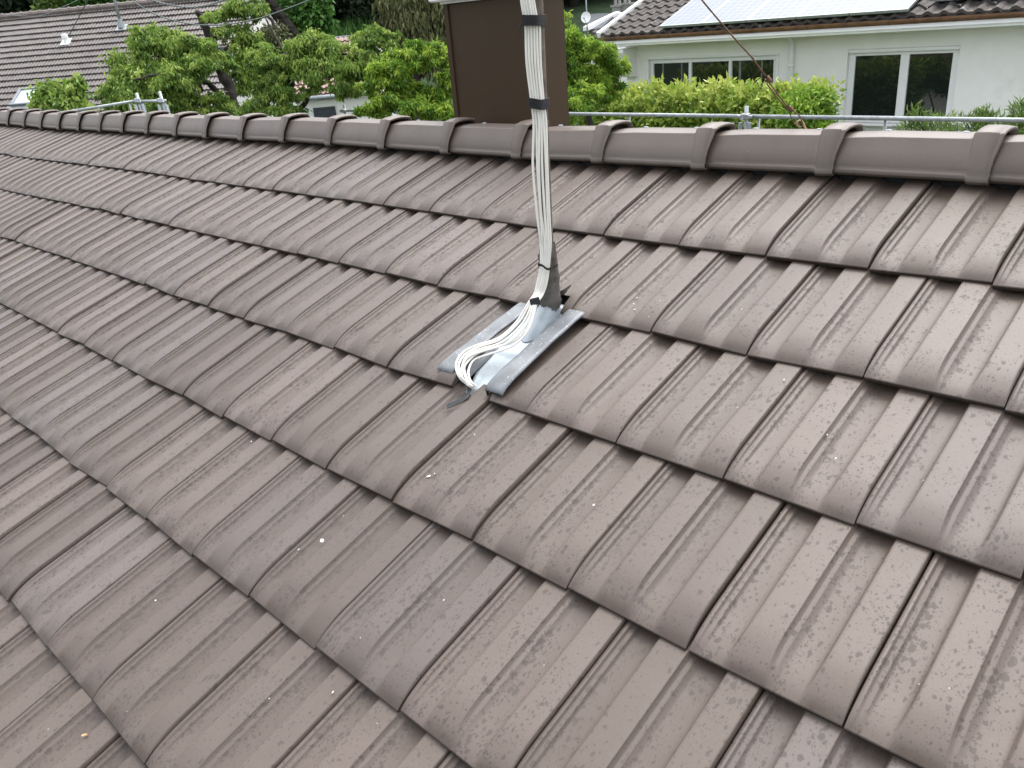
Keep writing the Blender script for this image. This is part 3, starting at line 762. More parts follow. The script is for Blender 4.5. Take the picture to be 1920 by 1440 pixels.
for (u, v, rr_) in ((1440, 149, .0075), (1481, 204, .0065)):
    mb = MB(); c = g_at(u, v); 
    ax = g_at(u+8, v+10)-c; ax /= np.linalg.norm(ax)
    s1 = np.cross(ax, RW[2]); s1 /= np.linalg.norm(s1); s2 = np.cross(ax, s1)
    hel = [c+ax*(-.008+.016*i/28)+s1*rr_*math.cos(i*.75)+s2*rr_*math.sin(i*.75) for i in range(29)]
    mb.tube(hel, .0025, 7); mb.tube([c, c+s1*-.004+RW[0]*.014-RW[1]*.006], .0024, 7); mb.tube([c+ax*.005, c+ax*.005+RW[0]*.015+RW[1]*.001], .0022, 7)
    mb.build('wire_knot', M['rust'], guy, smooth=True)
mb = MB(); c = g_at(1500, 232)
mb.tube([c+RW[0]*.011*math.cos(a)+RW[1]*-.011*math.sin(a) for a in np.linspace(-.6, 2*math.pi-1.2, 18)], .0032, 8)
mb.tube(smooth_path([c+RW[0]*.010-RW[1]*.004, c+RW[0]*.016+RW[1]*.012, c+RW[0]*.026+RW[1]*.03, c+RW[0]*.03+RW[1]*.07], 4), .0036, 8)
mb.build('hook', simple('tan_rust_hook', (.30, .20, .11), .7, metal=.2, var=.3, scale=60), guy, smooth=True)

# ------------------------------------------------------------------ petals, bird mess and a dry leaf on the tiles
def scrap(name, u, v, size, mat, label, cat, group=None, seed=0, h=.012):
    r_ = np.random.default_rng(seed); c = at_roof(u, v, h); n = 9; vs = [roof(0, 0, .002)+c]
    el = r_.uniform(.4, 1.0); an = r_.uniform(0, 3.14)
    for i in range(n):
        a = 2*math.pi*i/n; q = size*r_.uniform(.6, 1.1); x, y = q*math.cos(a), q*el*math.sin(a)
        x, y = x*math.cos(an)-y*math.sin(an), x*math.sin(an)+y*math.cos(an)
        vs.append(c+roof(x, y, r_.uniform(-.001, .002)))
    vs += [p-roof(0, 0, .0015) for p in vs]
    fs = [(0, 1+i, 1+(i+1) % n) for i in range(n)]+[(n+1, n+2+(i+1) % n, n+2+i) for i in range(n)]+[(1+i, n+2+i, n+2+(i+1) % n, 1+(i+1) % n) for i in range(n)]
    mb = MB(); mb.add(vs, fs); o = mb.build(name, mat, smooth=False); return tag(o, label, cat, group)
scrap('petal', 604, 1013, .0085, M['petal'], 'largest white petal, alone on a bluish tile left of centre', 'petal', seed=1, h=-.006)
scrap('petal', 803, 893, .0065, M['petal'], 'curled white petal on the tile two courses below the flashing', 'petal', seed=2, h=-.004)
scrap('dry_leaf', 158, 1378, .010, M['leaf_dry'], 'small dry tan leaf on a tile in the lower left corner', 'leaf', seed=3, h=-.006)
for i, (u, v) in enumerate([(815, 888), (890, 815), (336, 559), (1005, 950), (1113, 947), (1470, 712), (1190, 580), (1240, 537), (1194, 558), (1188, 570), (1391, 580), (1551, 815), (1567, 860), (1800, 1280), (832, 1125),
                            (1646, 1310), (1723, 1283), (1358, 1050), (400, 980), (560, 1030), (624, 1298), (930, 376), (471, 828), (291, 1126), (1815, 1024), (476, 1305), (505, 1310), (610, 618), (1020, 1248)]):
    scrap('petal_fragment', u, v, random.uniform(.0016, .0038), M['petal'], 'tiny white petal fragment scattered on the brown roof tiles', 'petal fragment', 'tiny petal fragments on the roof tiles', seed=10+i, h=-.004)

# ------------------------------------------------------------------ scaffold guard rail beyond our eave
YS = 6.5
zr = float(at_y(1395, 218, YS)[2])
sc1 = thing('scaffold_rail', 'galvanised scaffold guard rail behind the ridge, right of the chimney', 'guard rail', (0, YS, -4.3), 'scaffold rails beyond the roof')
def coupler(mb, p, s=1.0):
    mb.box(p, (.075*s, .07*s, .06*s), bev=.012); mb.box(p+np.array([.05*s, -.02, .0]), (.05*s, .03*s, .03*s), bev=.006)
    mb.box(p+np.array([-.05*s, -.02, .0]), (.05*s, .03*s, .03*s), bev=.006); mb.tube([p+np.array([0, -.03, -.02]), p+np.array([0, -.09, -.02])], .009, 6)
mb = MB(); xa = float(at_y(560, 208, YS)[0]); mb.tube([(xa, YS, zr), (1.2, YS, zr)], .024, 12)
# split left and right of the chimney, as two rails on the same posts
rail_r = MB(); rail_r.tube([(float(at_y(1000, 214, YS)[0]), YS, zr), (-4.24, YS, zr)], .0215, 12); rail_r.tube([(-4.16, YS, zr), (1.2, YS, zr)], .0215, 12)
rail_r.build('rail', M['galv'], sc1, smooth=True)
pr_ = at_y(1400, 199, YS)
mb = MB(); mb.tube([(pr_[0], YS, -4.3), (pr_[0], YS, pr_[2])], .022, 12); mb.build('post', M['galv'], sc1, smooth=True)
mb = MB(); coupler(mb, np.array([pr_[0], YS-.02, zr]), 1.2)
for s_ in (-.055, .055): mb.box((pr_[0]+s_, YS-.03, zr-.14), (.03, .05, .16), bev=.006)
mb.build('coupler', M['galv'], sc1)
for u in (1178, 1421, 1659):
    p = at_y(u, 225, YS); mb = MB(); mb.tube([(p[0], YS+.02, zr-1.0), (p[0], YS+.02, zr-.01)], .015, 10); mb.build('upright', M['galv'], sc1, smooth=True)
sc2 = thing('scaffold_rail', 'galvanised scaffold guard rail between the white shed wall and the chimney', 'guard rail', (-9, YS, -4.3), 'scaffold rails beyond the roof')
mb = MB(); mb.tube([(float(at_y(645, 208, YS)[0]), YS, zr), (float(at_y(990, 214, YS)[0]), YS, zr)], .0215, 12); mb.build('rail', M['galv'], sc2, smooth=True)
for u, v in ((645, 196), (748, 198)):
    p = at_y(u, v, YS); mb = MB(); mb.tube([(p[0], YS, -4.3), (p[0], YS, p[2])], .022, 12); mb.build('post', M['galv'], sc2, smooth=True)
    mb = MB(); coupler(mb, np.array([p[0], YS-.02, zr]), 1.1); mb.build('coupler', M['galv'], sc2)
sc3 = thing('scaffold_rail', 'sloping galvanised scaffold rail with two posts in front of the cherry tree', 'guard rail', at_d(255, 230, 11), 'scaffold rails beyond the roof')
DR = 11.0
mb = MB(); mb.tube([at_d(40, 222, DR), at_d(150, 206, DR), at_d(250, 190, DR)], .0185, 10); mb.tube([at_d(250, 190.5, DR), at_d(312, 189, DR)], .019, 10); mb.build('rail', M['galv'], sc3, smooth=True)
for (u, v, u2) in ((256, 175, 267), (299, 172, 312)):
    a, b = at_d(u, v, DR), at_d(u2, 215, DR); mb = MB(); mb.tube([a, b, b+(b-a)*4], .021, 10); mb.build('post', M['galv'], sc3, smooth=True)
    mb = MB(); p = at_d(u+3.5, 190, DR)
    e = (b-a)/np.linalg.norm(b-a); Rm = np.stack([RW[0], -RW[2], -e], -1)
    mb.box(p, (.09, .08, .07), Rm, bev=.012); mb.box(p+e*.11+RW[0]*.05, (.04, .06, .14), Rm, bev=.008); mb.box(p+e*.11-RW[0]*.045, (.04, .06, .12), Rm, bev=.008)
    mb.build('coupler', M['galv'], sc3)
a = at_d(243, 195, DR); mb = MB(); mb.tube([a, a+np.array([0, 0, -.9])], .016, 8); mb.build('upright', M['galv'], sc3, smooth=True)

# ------------------------------------------------------------------ right-hand house
YF = 14.0
RH = thing('house', 'white rendered house with solar panels and a copper coloured gutter', 'house', (-4, YF, -4.3))
xcorner = float(at_y(1175, 150, YF)[0]); ge = at_y(1120, 66, YF-.6)
YG = YF-.6
zg = float(at_y(1500, 46, YG)[2])
zs = zg-.30
xend = 4.5
# openings
wl = [at_y(1217, 114, YF), at_y(1457, 101, YF)]; wr = [at_y(1590, 94, YF), at_y(1801, 84, YF)]
ZL1, XL0, XL1 = float((wl[0][2]+wl[1][2])/2), float(wl[0][0]), float(wl[1][0]); ZL0 = ZL1-1.25
ZR1, XR0, XR1 = float((wr[0][2]+wr[1][2])/2), float(wr[0][0]), float(wr[1][0]); ZR0 = float(at_y(1688, 232, YF)[2])
# wall as a slab with real openings (pieces meet edge to edge)
def wall_with_holes(mb, x0, x1, z0, z1, y, th, holes):
    xs = sorted({x0, x1, *[h[0] for h in holes], *[h[1] for h in holes]}); zs_ = sorted({z0, z1, *[h[2] for h in holes], *[h[3] for h in holes]})
    def solid(a, b): 
        if a < 0 or b < 0 or a >= len(xs)-1 or b >= len(zs_)-1: return False
        cx, cz = (xs[a]+xs[a+1])/2, (zs_[b]+zs_[b+1])/2
        return not any(h[0] < cx < h[1] and h[2] < cz < h[3] for h in holes)
    for a in range(len(xs)-1):
        for b in range(len(zs_)-1):
            if not solid(a, b): continue
            X0, X1, Z0, Z1 = xs[a], xs[a+1], zs_[b], zs_[b+1]
            v = [(X0, y, Z0), (X1, y, Z0), (X1, y, Z1), (X0, y, Z1), (X0, y+th, Z0), (X1, y+th, Z0), (X1, y+th, Z1), (X0, y+th, Z1)]
            f = [(0, 1, 2, 3), (5, 4, 7, 6)]
            if not solid(a-1, b): f.append((4, 0, 3, 7))
            if not solid(a+1, b): f.append((1, 5, 6, 2))
            if not solid(a, b+1): f.append((3, 2, 6, 7))
            if not solid(a, b-1): f.append((4, 5, 1, 0))
            mb.add(v, f)
mb = MB(); wall_with_holes(mb, xcorner, xend, -4.3, zg-.12, YF, .3, [(XL0, XL1, ZL0, ZL1), (XR0, XR1, ZR0, ZR1)])
PR = math.radians(19.8)
# gable end wall and back
dpt = 9.0; zrg = zg-.12+(dpt/2)*math.tan(PR)
mb.prism([(YF+.3, -4.3), (YF+.3, zg-.12+.3*math.tan(PR)-.05), (YF+dpt/2, zrg-.05), (YF+dpt, zg-.17), (YF+dpt, -4.3)], xcorner, xcorner+.3, 0)
mb.prism([(YF+.3, -4.3), (YF+.3, zg-.12), (YF+dpt/2, zrg-.05), (YF+dpt, zg-.17), (YF+dpt, -4.3)], xend-.3, xend, 0)
mb.build('wall', M['render'], RH)
mb = MB(); mb.box(((xcorner+xend)/2, YF+4, -2.4), (xend-xcorner-.8, 6.6, 3.4)); mb.build('interior_core', simple('dark_interior', (.02, .02, .02), .9, bmp=0), RH)
def window(x0, x1, z0, z1, y, mull, fw, label, recess=.12, outer=.06):
    """white frame set back in the opening; mull = x positions of mullions"""
    f = MB(); yy = y+recess
    def bar(a, b, c, d, th=.06, yo=0): f.box(((a+b)/2, yy+yo, (c+d)/2), (b-a, th, d-c), bev=.008)
    bar(x0, x1, z1-fw, z1); bar(x0, x1, z0, z0+fw); bar(x0, x0+fw, z0+fw, z1-fw); bar(x1-fw, x1, z0+fw, z1-fw)
    for mx, mw in mull: bar(mx-mw/2, mx+mw/2, z0+fw, z1-fw, .07, -.004)
    fr = f.build('window_frame', M['white'], None)
    return fr, yy
def add_window(house_, x0, x1, z0, z1, y, mull, fw, surround=0, recess=.12, label=None):
    s = MB(); ins = .002
    fr, yy = window(x0+ins, x1-ins, z0+ins, z1-ins, y, mull, fw, label, recess)
    win = fr; win.name = 'window'; win.parent = house_; win.matrix_parent_inverse = Matrix.Translation(-Vector(house_['_base']))
    if label: win['label'] = label
    edges = [x0+fw]+[e for mx, mw in mull for e in (mx-mw/2, mx+mw/2)]+[x1-fw]
    for i in range(0, len(edges), 2):
        a, b = edges[i], edges[i+1]; g_ = MB(); g_.box(((a+b)/2, yy+.012, (z0+z1)/2), (b-a+.01, .012, z1-z0-2*fw+.01))
        o = g_.build('pane', M['glass'], None); o.parent = win
    if surround:
        g_ = MB(); t = surround
        g_.box(((x0+x1)/2, y-.012, z1+t/2), (x1-x0+2*t, .03, t), bev=.005)
        g_.box((x0-t/2, y-.012, (z0+z1)/2), (t, .03, z1-z0), bev=.005); g_.box((x1+t/2, y-.012, (z0+z1)/2), (t, .03, z1-z0), bev=.005)
        o = g_.build('surround', M['white'], None); o.parent = win
    g_ = MB(); g_.box(((x0+x1)/2, y-.03, z0-.02), (x1-x0+.14, .16, .04), bev=.008); o = g_.build('sill', M['white'], None); o.parent = win
    return win
xm1 = float(at_y(1292, 130, YF)[0]); xm2 = float(at_y(1367, 130, YF)[0]); xm3 = float(at_y(1415, 130, YF)[0])
wA = add_window(RH, XL0, XL1, ZL0, ZL1, YF, [(xm1, .07), (xm2, .07)], .085, surround=.05, recess=.07, label='wide three-pane window partly hidden by the hedge')
xm = float(at_y(1690, 150, YF)[0])
wB = add_window(RH, XR0, XR1, ZR0, ZR1, YF, [(xm, .15)], .12, recess=.10, label='tall two-pane window right of the downpipe')
mb = MB()
for u_, w_ in ((1240, .035), (1275, .03), (1384, .05), (1425, .03)):
    x_ = float(at_y(u_, 140, YF)[0]); mb.box((x_, YF+.072, (ZL0+ZL1)/2), (w_, .012, ZL1-ZL0-.2))
o = mb.build('sash_bars', simple('grey_green_sash', (.16, .19, .17), .4, bmp=0), None); o.parent = wA
# pale curtain behind the left window, hangs inside the room
mb = MB(); 
# roller-shutter box over the right window
mb = MB(); mb.box(((XR0+XR1)/2, YF+.03, ZR1-.035), (XR1-XR0-.01, .05, .06), bev=.005); o = mb.build('shutter_box', M['white'], None); o.parent = wB
# concrete corbel under the eave at the corner
mb = MB(); mb.prism([(YF-.002, zs-.58), (YF-.002, zs+.02), (YF-.52, zs+.02), (YF-.52, zs-.05), (YF-.15, zs-.58)], xcorner-.002, xcorner+.30, 0)
zc_ = zs+.02
mb.add([(xcorner-.75, YF-.50, zc_), (xcorner-.75, YF-.50, zc_-.10), (xcorner-.004, YF-.50, zc_-.60), (xcorner-.004, YF-.50, zc_), (xcorner-.75, YF+.28, zc_), (xcorner-.75, YF+.28, zc_-.10), (xcorner-.004, YF+.28, zc_-.60), (xcorner-.004, YF+.28, zc_)],
       [(0, 1, 2, 3), (4, 7, 6, 5), (0, 4, 5, 1), (1, 5, 6, 2), (2, 6, 7, 3), (3, 7, 4, 0)])
mb.build('corbel', M['render'], RH)
# soffit, fascia, gutter, roof
xg0 = float(at_y(1118, 68, YG)[0])
mb = MB(); mb.box(((xg0+xend)/2+.12, (YG+YF)/2+.05, zg-.145), (xend-xg0-.24, .72, .03)); mb.box(((xg0+xend)/2+.1, YG+.045, zg-.125), (xend-xg0-.2, .03, .17), bev=.004); mb.build('fascia', M['white'], RH)
mb = MB(); mb.box(((xg0+xend)/2+.1, YG+.10, zg-.01), (xend-xg0-.2, .04, .09)); mb.build('eave_board', M['black_cable'], RH)
mb = MB(); gp = [(YG+.02-.065*math.cos(a), zg-.015-.085*math.sin(a)) for a in np.linspace(0, math.pi, 12)]; gp += [(y_*.9+(YG+.02)*.1, z_*.9+(zg-.015)*.1) for y_, z_ in gp[::-1]]
mb.prism(gp, xg0, xend, 0)
for k in range(9):
    x = xg0+1.0+k*1.9; mb.box((x, YG+.02, zg-.012), (.02, .14, .008))
mb.build('gutter', M['copper'], RH)
mb = MB(); pp_ = at_y(1489, 66, YF); mb.tube([(pp_[0], YF-.45, zg-.12), (pp_[0], YF-.10, zg-.30), (pp_[0], YF-.06, zg-.45), (pp_[0], YF-.06, -4.3)], .045, 12)
for z_ in (zg-.75, zg-2.4): mb.tube([(pp_[0], YF-.06, z_-.02), (pp_[0], YF-.06, z_+.02)], .052, 12)
mb.build('downpipe', M['white'], RH, smooth=True)
slope_l = (dpt/2+.6)/math.cos(PR)
xrk = xg0+.10
wavy('roof', xend-xrk, slope_l, .26, .34, .035, M['old_tile'], frame((xrk, YG+.03, zg+.015), (1, 0), PR), RH, samples=8, step=.035, seed=9, shape=1)
yb = YF+dpt/2+(dpt/2+.6); wavy('roof', xend-xrk, slope_l, .26, .5, .03, M['old_tile'], frame((xend, yb, zg+.015), (-1, 0), PR), RH, samples=6, step=.03, seed=10, shape=1)
FR = frame((xrk, YG+.03, zg+.015), (1, 0), PR)
def on_slope(Fm, x, y, z=0): return Fm[:3, :3] @ np.array([x, y, z])+Fm[:3, 3]
mb = MB(); mb.box(on_slope(FR, -.06, slope_l/2, .02), (.09, slope_l, .13), FR[:3, :3], bev=.006); mb.build('bargeboard', M['white'], RH)
for k in range(int((xend-xrk)/.9)):
    mb = MB(); c = on_slope(FR, 1.55+k*.52, .16, .055); mb.box(c, (.03, .10, .02), FR[:3, :3]); mb.box(c+FR[:3, 1]*-.045+np.array([0, 0, .02]), (.035, .02, .05), FR[:3, :3], bev=.004)
    if 1.55+k*.52 < 8: mb.build('snow_hook', M['black_cable'], RH)
# solar panels: bottom edges measured along the eave
def slope_pt(u, v, off=.12):
    n = FR[:3, 2]; p0 = FR[:3, 3]+n*off; d = ray(u, v); t = ((p0-CW) @ n)/(d @ n); q = CW+d*t-FR[:3, 3]; return FR[:3, :3].T @ q
s0 = slope_pt(1236, 51); s1 = slope_pt(1703, 19)
pw = (s1[0]-s0[0])/5
names = ['leftmost light blue solar panel above the gutter', 'second solar panel from the left', 'third solar panel from the left', 'fourth solar panel from the left', 'fifth solar panel from the left']
for k in range(8):
    x0 = s0[0]+k*pw+(0 if k < 5 else .25); y0 = float((s0[1]+s1[1])/2) + (0 if k < 5 else .35)
    ctr = on_slope(FR, x0+pw/2, y0+.82, .12)
    fr_ = MB()
    for (cx, cy, sx, sy) in ((0, -.81, pw-.012, .03), (0, .81, pw-.012, .03), (-pw/2+.021, 0, .03, 1.59), (pw/2-.021, 0, .03, 1.59)):
        fr_.box(ctr+FR[:3, 0]*cx+FR[:3, 1]*cy, (sx, sy, .045), FR[:3, :3])
    po = fr_.build('solar_panel', M['galv'], RH)
    g_ = MB(); g_.box((0, 0, 0), (pw-.07, 1.59, .02)); o = g_.build('cells', M['solar'], None)
    o.parent = po
    Mx = Matrix(np.vstack([np.hstack([FR[:3, :3], (ctr+FR[:3, 2]*.012)[:, None]]), [0, 0, 0, 1]]).tolist())
    o.matrix_parent_inverse = Matrix(); o.matrix_basis = Mx
mb = MB()
mb.box(on_slope(FR, s0[0]+pw*2.5, float(s0[1])+.1, .075), (pw*5-.1, .04, .04), FR[:3, :3]); mb.build('mounting_rail', M['black_cable'], RH)

# ------------------------------------------------------------------ left house: large roof seen square on
dl = math.radians(9)
RD = np.array([.727, .686]); HD2 = np.array([-.686, .727])
xd = RD*math.cos(dl)-HD2*math.sin(dl)
PL = math.radians(33)
rp = at_d(230, 12.5, 30.0)         # a point on the ridge
f0 = frame(rp, xd, PL)
LH = thing('house', 'large house with a grey brown tiled roof, a skylight and a steel mast', 'house', (rp[0], rp[1], -4.3))
SL = 9.6
def plane_pt(Fm, u, v, off=0.0):
    n = Fm[:3, 2]; p0 = Fm[:3, 3]+n*off; d = ray(u, v); t = ((p0-CW) @ n)/(d @ n); return Fm[:3, :3].T @ (CW+d*t-Fm[:3, 3])
xr_l = float(plane_pt(f0, 452, 108)[0]); xl_l = float(plane_pt(f0, -260, 60)[0])
org = on_slope(f0, xl_l, -SL, 0)
wavy('roof', xr_l-xl_l, SL, .13, .335, .020, M['far_tile'], frame(org, xd, PL), LH, samples=7, step=.045, seed=21)
FL_ = frame(org, xd, PL)
xd3 = np.array([xd[0], xd[1], 0]); yd3 = np.array([-xd[1], xd[0], 0])
bo = on_slope(f0, xr_l, 0, 0)+yd3*SL*math.cos(PL)-np.array([0, 0, SL*math.sin(PL)])
wavy('roof', xr_l-xl_l, SL, .3, .67, .03, M['far_tile'], frame(bo, -xd, PL), LH, samples=4, step=.04, seed=22)
mb = MB(); Lr = xr_l-xl_l; nseg = int(Lr/.4)
for k in range(nseg):
    a = on_slope(f0, xl_l+k*.4, 0, .06); b = on_slope(f0, xl_l+(k+1)*.4, 0, .06)
    mb.tube([a, a+(b-a)*.8, a+(b-a)*.82, b], [.10, .10, .125, .125], 8)
rc = mb.build('ridge_cap', simple('ridge_cap_tile', (.19, .16, .145), .7, var=.2, scale=3), LH, smooth=False)
# walls
Rm = np.stack([xd3, yd3, [0, 0, 1]], -1)
hw = SL*math.cos(PL); eave_z = float(org[2])
cw_ = on_slope(f0, (xl_l+xr_l)/2, 0, 0); hgt = eave_z+4.3-.1
mb = MB(); mb.box(np.array([cw_[0], cw_[1], -4.3+hgt/2]), (Lr-.8, 2*hw-1.0, hgt), Rm)
for sgn in (-1, 1):
    cx = cw_+xd3*sgn*(Lr/2-.45)
    tri = [cx-yd3*(hw-.5), cx+yd3*(hw-.5)]; z0_ = eave_z-.1
    a_, b_ = tri; c_ = cx.copy(); th = xd3*.1
    vs = [np.array([a_[0], a_[1], z0_]), np.array([b_[0], b_[1], z0_]), np.array([c_[0], c_[1], rp[2]-.3])]
    vs = [p-th for p in vs]+[p+th for p in vs]; mb.add(vs, [(0, 2, 1), (3, 4, 5), (0, 1, 4, 3), (1, 2, 5, 4), (2, 0, 3, 5)])
mb.build('wall', M['render'], LH)
# skylight
q = [plane_pt(f0, *p, .08) for p in ((18, 199), (39, 167), (79, 163), (62, 199))]
sx0, sx1 = float(q[0][0]+q[1][0])/2, float(q[0][0]+q[1][0])/2+1.15; sy0, sy1 = float(q[0][1]), float(q[1][1])
FS = f0[:3, :3]; mb = MB(); cxs, cys = (sx0+sx1)/2, (sy0+sy1)/2; ws, hs_ = sx1-sx0, sy1-sy0
for (cx, cy, a, b) in ((0, hs_/2-.04, ws, .08), (0, -hs_/2+.04, ws, .08), (-ws/2+.045, 0, .09, hs_-.16), (ws/2-.045, 0, .09, hs_-.16)):
    mb.box(on_slope(f0, cxs+cx, cys+cy, .09), (a, b, .10), FS, bev=.01)
mb.box(on_slope(f0, cxs, cys-hs_/2-.09, .05), (ws+.2, .18, .03), FS)
sk = mb.build('skylight', M['frame_grey'], LH)
mb = MB(); mb.box(on_slope(f0, cxs, cys, .085), (ws-.17, hs_-.15, .02), FS); o = mb.build('pane', M['sky_glass'], None); o.parent = sk
# white vent cowl
vp_ = on_slope(f0, *plane_pt(f0, 124, 79, .05)[:2], .05)
mb = MB(); mb.box(vp_+np.array([0, 0, .0]), (.34, .34, .05), FS); mb.tube([vp_, vp_+np.array([0, 0, .12]), vp_+np.array([0, 0, .13]), vp_+np.array([0, 0, .24]), vp_+np.array([0, 0, .27])], [.08, .07, .11, .11, .05], 12)
mb.build('vent', M['white'], LH, smooth=False)
# mast of the left house and its stays: a thing of its own
ms = on_slope(f0, *plane_pt(f0, 228, 52, .05)[:2], .05)
lm = thing('antenna_mast', 'thin grey steel mast on the large grey brown roof at left', 'mast', ms)
mb = MB(); mb.tube([ms, ms+np.array([0, 0, 1.0]), ms+np.array([0, 0, 2.4])], .055, 10); mb.build('pole', M['galv'], lm, smooth=True)
mb = MB(); mb.box(ms, (.40, .34, .05), FS, bev=.01); mb.tube([ms, ms+np.array([0, 0, .28])], [.12, .08], 10); mb.build('foot', M['galv'], lm)
for (u, v, dz_) in ((129, 68, 2.3),):
    p = on_slope(f0, *plane_pt(f0, u, v, .1)[:2], .1)
    e = at_d(152, 24, depth(p)-.2); mb = MB(); mb.tube([p, e, e+(e-p)*.6], .016, 6); tag(mb.build('stay_wire', M['black_cable'], None), 'thin dark stay wire slanting up from the white vent cowl', 'wire')

# ------------------------------------------------------------------ white building with a red annex behind the cherry tree
DB = 24.5
WB = thing('house', 'white rendered building half hidden behind the cherry tree trunks', 'house', at_d(500, 330, DB+1))
pA, pB_ = at_d(446, 200, DB+1.5), at_d(566, 200, DB+.2)
ex = (pB_-pA); ex[2] = 0; wlen = np.linalg.norm(ex); ex /= wlen; ey = np.array([-ex[1], ex[0], 0]); RmB = np.stack([ex, ey, [0, 0, 1]], -1)
ztop = float(at_d(505, 92, DB+1)[2]); cB = (pA+pB_)/2
mb = MB(); mb.box(np.array([cB[0], cB[1], 0])+ey*2.5+np.array([0, 0, (ztop-4.3)/2]), (wlen, 5.0, ztop+4.3), RmB); mb.build('wall', M['render'], WB)
mb = MB(); mb.box(np.array([cB[0], cB[1], ztop+.13])+ey*2.3, (wlen+.2, 5.3, .12), RmB, bev=.02); mb.build('roof', M['slate'], WB)
AN = thing('shed', 'low white annex with a reddish tiled roof and a dark shutter', 'annex', at_d(620, 330, 22))
DA = 22.0
a0, a1 = at_d(548, 188, DA), at_d(692, 174, DA)
ex2 = a1-a0; zsl = ex2[2]; ex2[2] = 0; al = np.linalg.norm(ex2); ex2 /= al; ey2 = np.array([-ex2[1], ex2[0], 0]); R2 = np.stack([ex2, ey2, [0, 0, 1]], -1)
ez = float((a0[2]+a1[2])/2)
cA = (a0+a1)/2
mb = MB(); mb.box(np.array([cA[0], cA[1], (ez-.1-4.3)/2])+ey2*1.9, (al-.1, 3.4, ez-.1+4.3), R2); mb.build('wall', M['render'], AN)
fa = frame(np.array([a0[0], a0[1], ez+.06])-ex2*.15, ex2[:2], math.radians(24))
wavy('roof', al+.3, 3.3, .15, .30, .03, M['red_tile'], fa, AN, samples=7, step=.04, seed=31)
mb = MB(); mb.tube([np.array([a0[0], a0[1], ez])-ex2*.15-ey2*.05, np.array([a1[0], a1[1], ez])+ex2*.15-ey2*.05], .06, 8); mb.build('gutter', M['galv'], AN, smooth=True)
def a_pt(u, v, off):
    n = ey2; p0 = np.array([cA[0], cA[1], 0])+ey2*(.2-off); d = ray(u, v); t = ((p0-CW) @ n)/(d @ n); return CW+d*t
s_a, s_b, s_c = a_pt(587, 204, .03), a_pt(628, 199, .03), a_pt(630, 220, .03)
cs_ = (s_a+s_b)/2; wsh = np.linalg.norm((s_b-s_a)[:2]); hsh = .9
mb = MB(); mb.box(np.array([cs_[0], cs_[1], max(s_a[2], s_b[2])-hsh/2]), (wsh, .05, hsh), R2, bev=.01)
for k in range(9): mb.box(np.array([cs_[0], cs_[1], max(s_a[2], s_b[2])-hsh+.1*k+.05])-ey2*.028, (wsh-.04, .012, .06), R2)
mb.build('shutter', simple('dark_shutter', (.035, .042, .052), .5, var=.1), AN)

# ------------------------------------------------------------------ far slate-roofed house with dish
DF = 32.0
FH = thing('house', 'far house with dark slate roof and white verge boards behind the shrubs', 'house', at_d(1150, 110, DF))
v0, v1, v2, v3 = at_d(1092, 58, DF), at_d(1108, 26, DF+4), at_d(1156, 24, DF+4), at_d(1128, 52, DF-.5)
mb = MB(); th = np.array([0, 0, -.15])
mb.add([v0, v3, v2, v1]+[p+th for p in (v0, v3, v2, v1)], [(0, 1, 2, 3), (7, 6, 5, 4), (0, 4, 5, 1), (1, 5, 6, 2), (2, 6, 7, 3), (3, 7, 4, 0)]); mb.build('roof', M['slate'], FH)
def beam(mb, a, b, w_, h_):
    a = np.asarray(a); b = np.asarray(b); t = (b-a); l = np.linalg.norm(t); t /= l; s_ = np.cross(t, [0, 0, 1.]); s_ /= np.linalg.norm(s_); n_ = np.cross(s_, t)
    mb.box((a+b)/2, (l, w_, h_), np.stack([t, s_, n_], -1), bev=.01)
mb = MB(); beam(mb, at_d(1098, 54, DF-.6), at_d(1157, 25, DF+3.9), .2, .16); beam(mb, at_d(1157, 25, DF+3.9), at_d(1172, 31, DF+3.5), .2, .14); mb.build('verge_board', M['white'], FH)
r0, r1, r2_, r3 = at_d(1110, 60, DF-1), at_d(1158, 29, DF+3.6), at_d(1200, 34, DF+3.6), at_d(1190, 66, DF-1)
mb = MB(); mb.add([r0, r3, r2_, r1]+[p+th for p in (r0, r3, r2_, r1)], [(0, 1, 2, 3), (7, 6, 5, 4), (0, 4, 5, 1), (1, 5, 6, 2), (2, 6, 7, 3), (3, 7, 4, 0)]); mb.build('roof', M['old_tile'], FH)
cwall = (r0+r3)/2; mb = MB(); mb.box(np.array([cwall[0], cwall[1], (cwall[2]-4.4)/2-.2])+np.array([-1.2, 2.2, 0]), (4.5, 3.5, cwall[2]+4.0)); mb.build('wall', M['render'], FH)
for (u, v, w__) in ((1158, 13, .75), (1176, 9, 1.1)):
    t0 = at_d(u, v, DF+5); mb = MB(); mb.box(t0-np.array([0, 0, .7]), (w__*.5, w__*.5, 1.5), bev=.02)
    for k in (-1, 1): mb.tube([t0+RW[0]*k*.09, t0+RW[0]*k*.09+np.array([0, 0, .28])], .07, 8)
    mb.box(t0+np.array([0, 0, .04]), (w__*.62, w__*.62, .09), bev=.01); mb.build('chimney', M['concrete'], FH)
DS = thing('satellite_dish', 'round white satellite dish on a thin mast against the dark trees', 'satellite dish', at_d(1100, 52, DF-2))
dc = at_d(1099, 33, DF-2); mb = MB()
nv_, nu_ = 8, 24; vs = []; fs = []
fx = CW-dc; fx /= np.linalg.norm(fx); fx = fx+np.array([0, 0, .25])-RW[0]*.25; fx /= np.linalg.norm(fx); sx_ = np.cross([0, 0, 1.], fx); sx_ /= np.linalg.norm(sx_); sy_ = np.cross(fx, sx_)
Rdish = 10.0/1541*(DF-2)
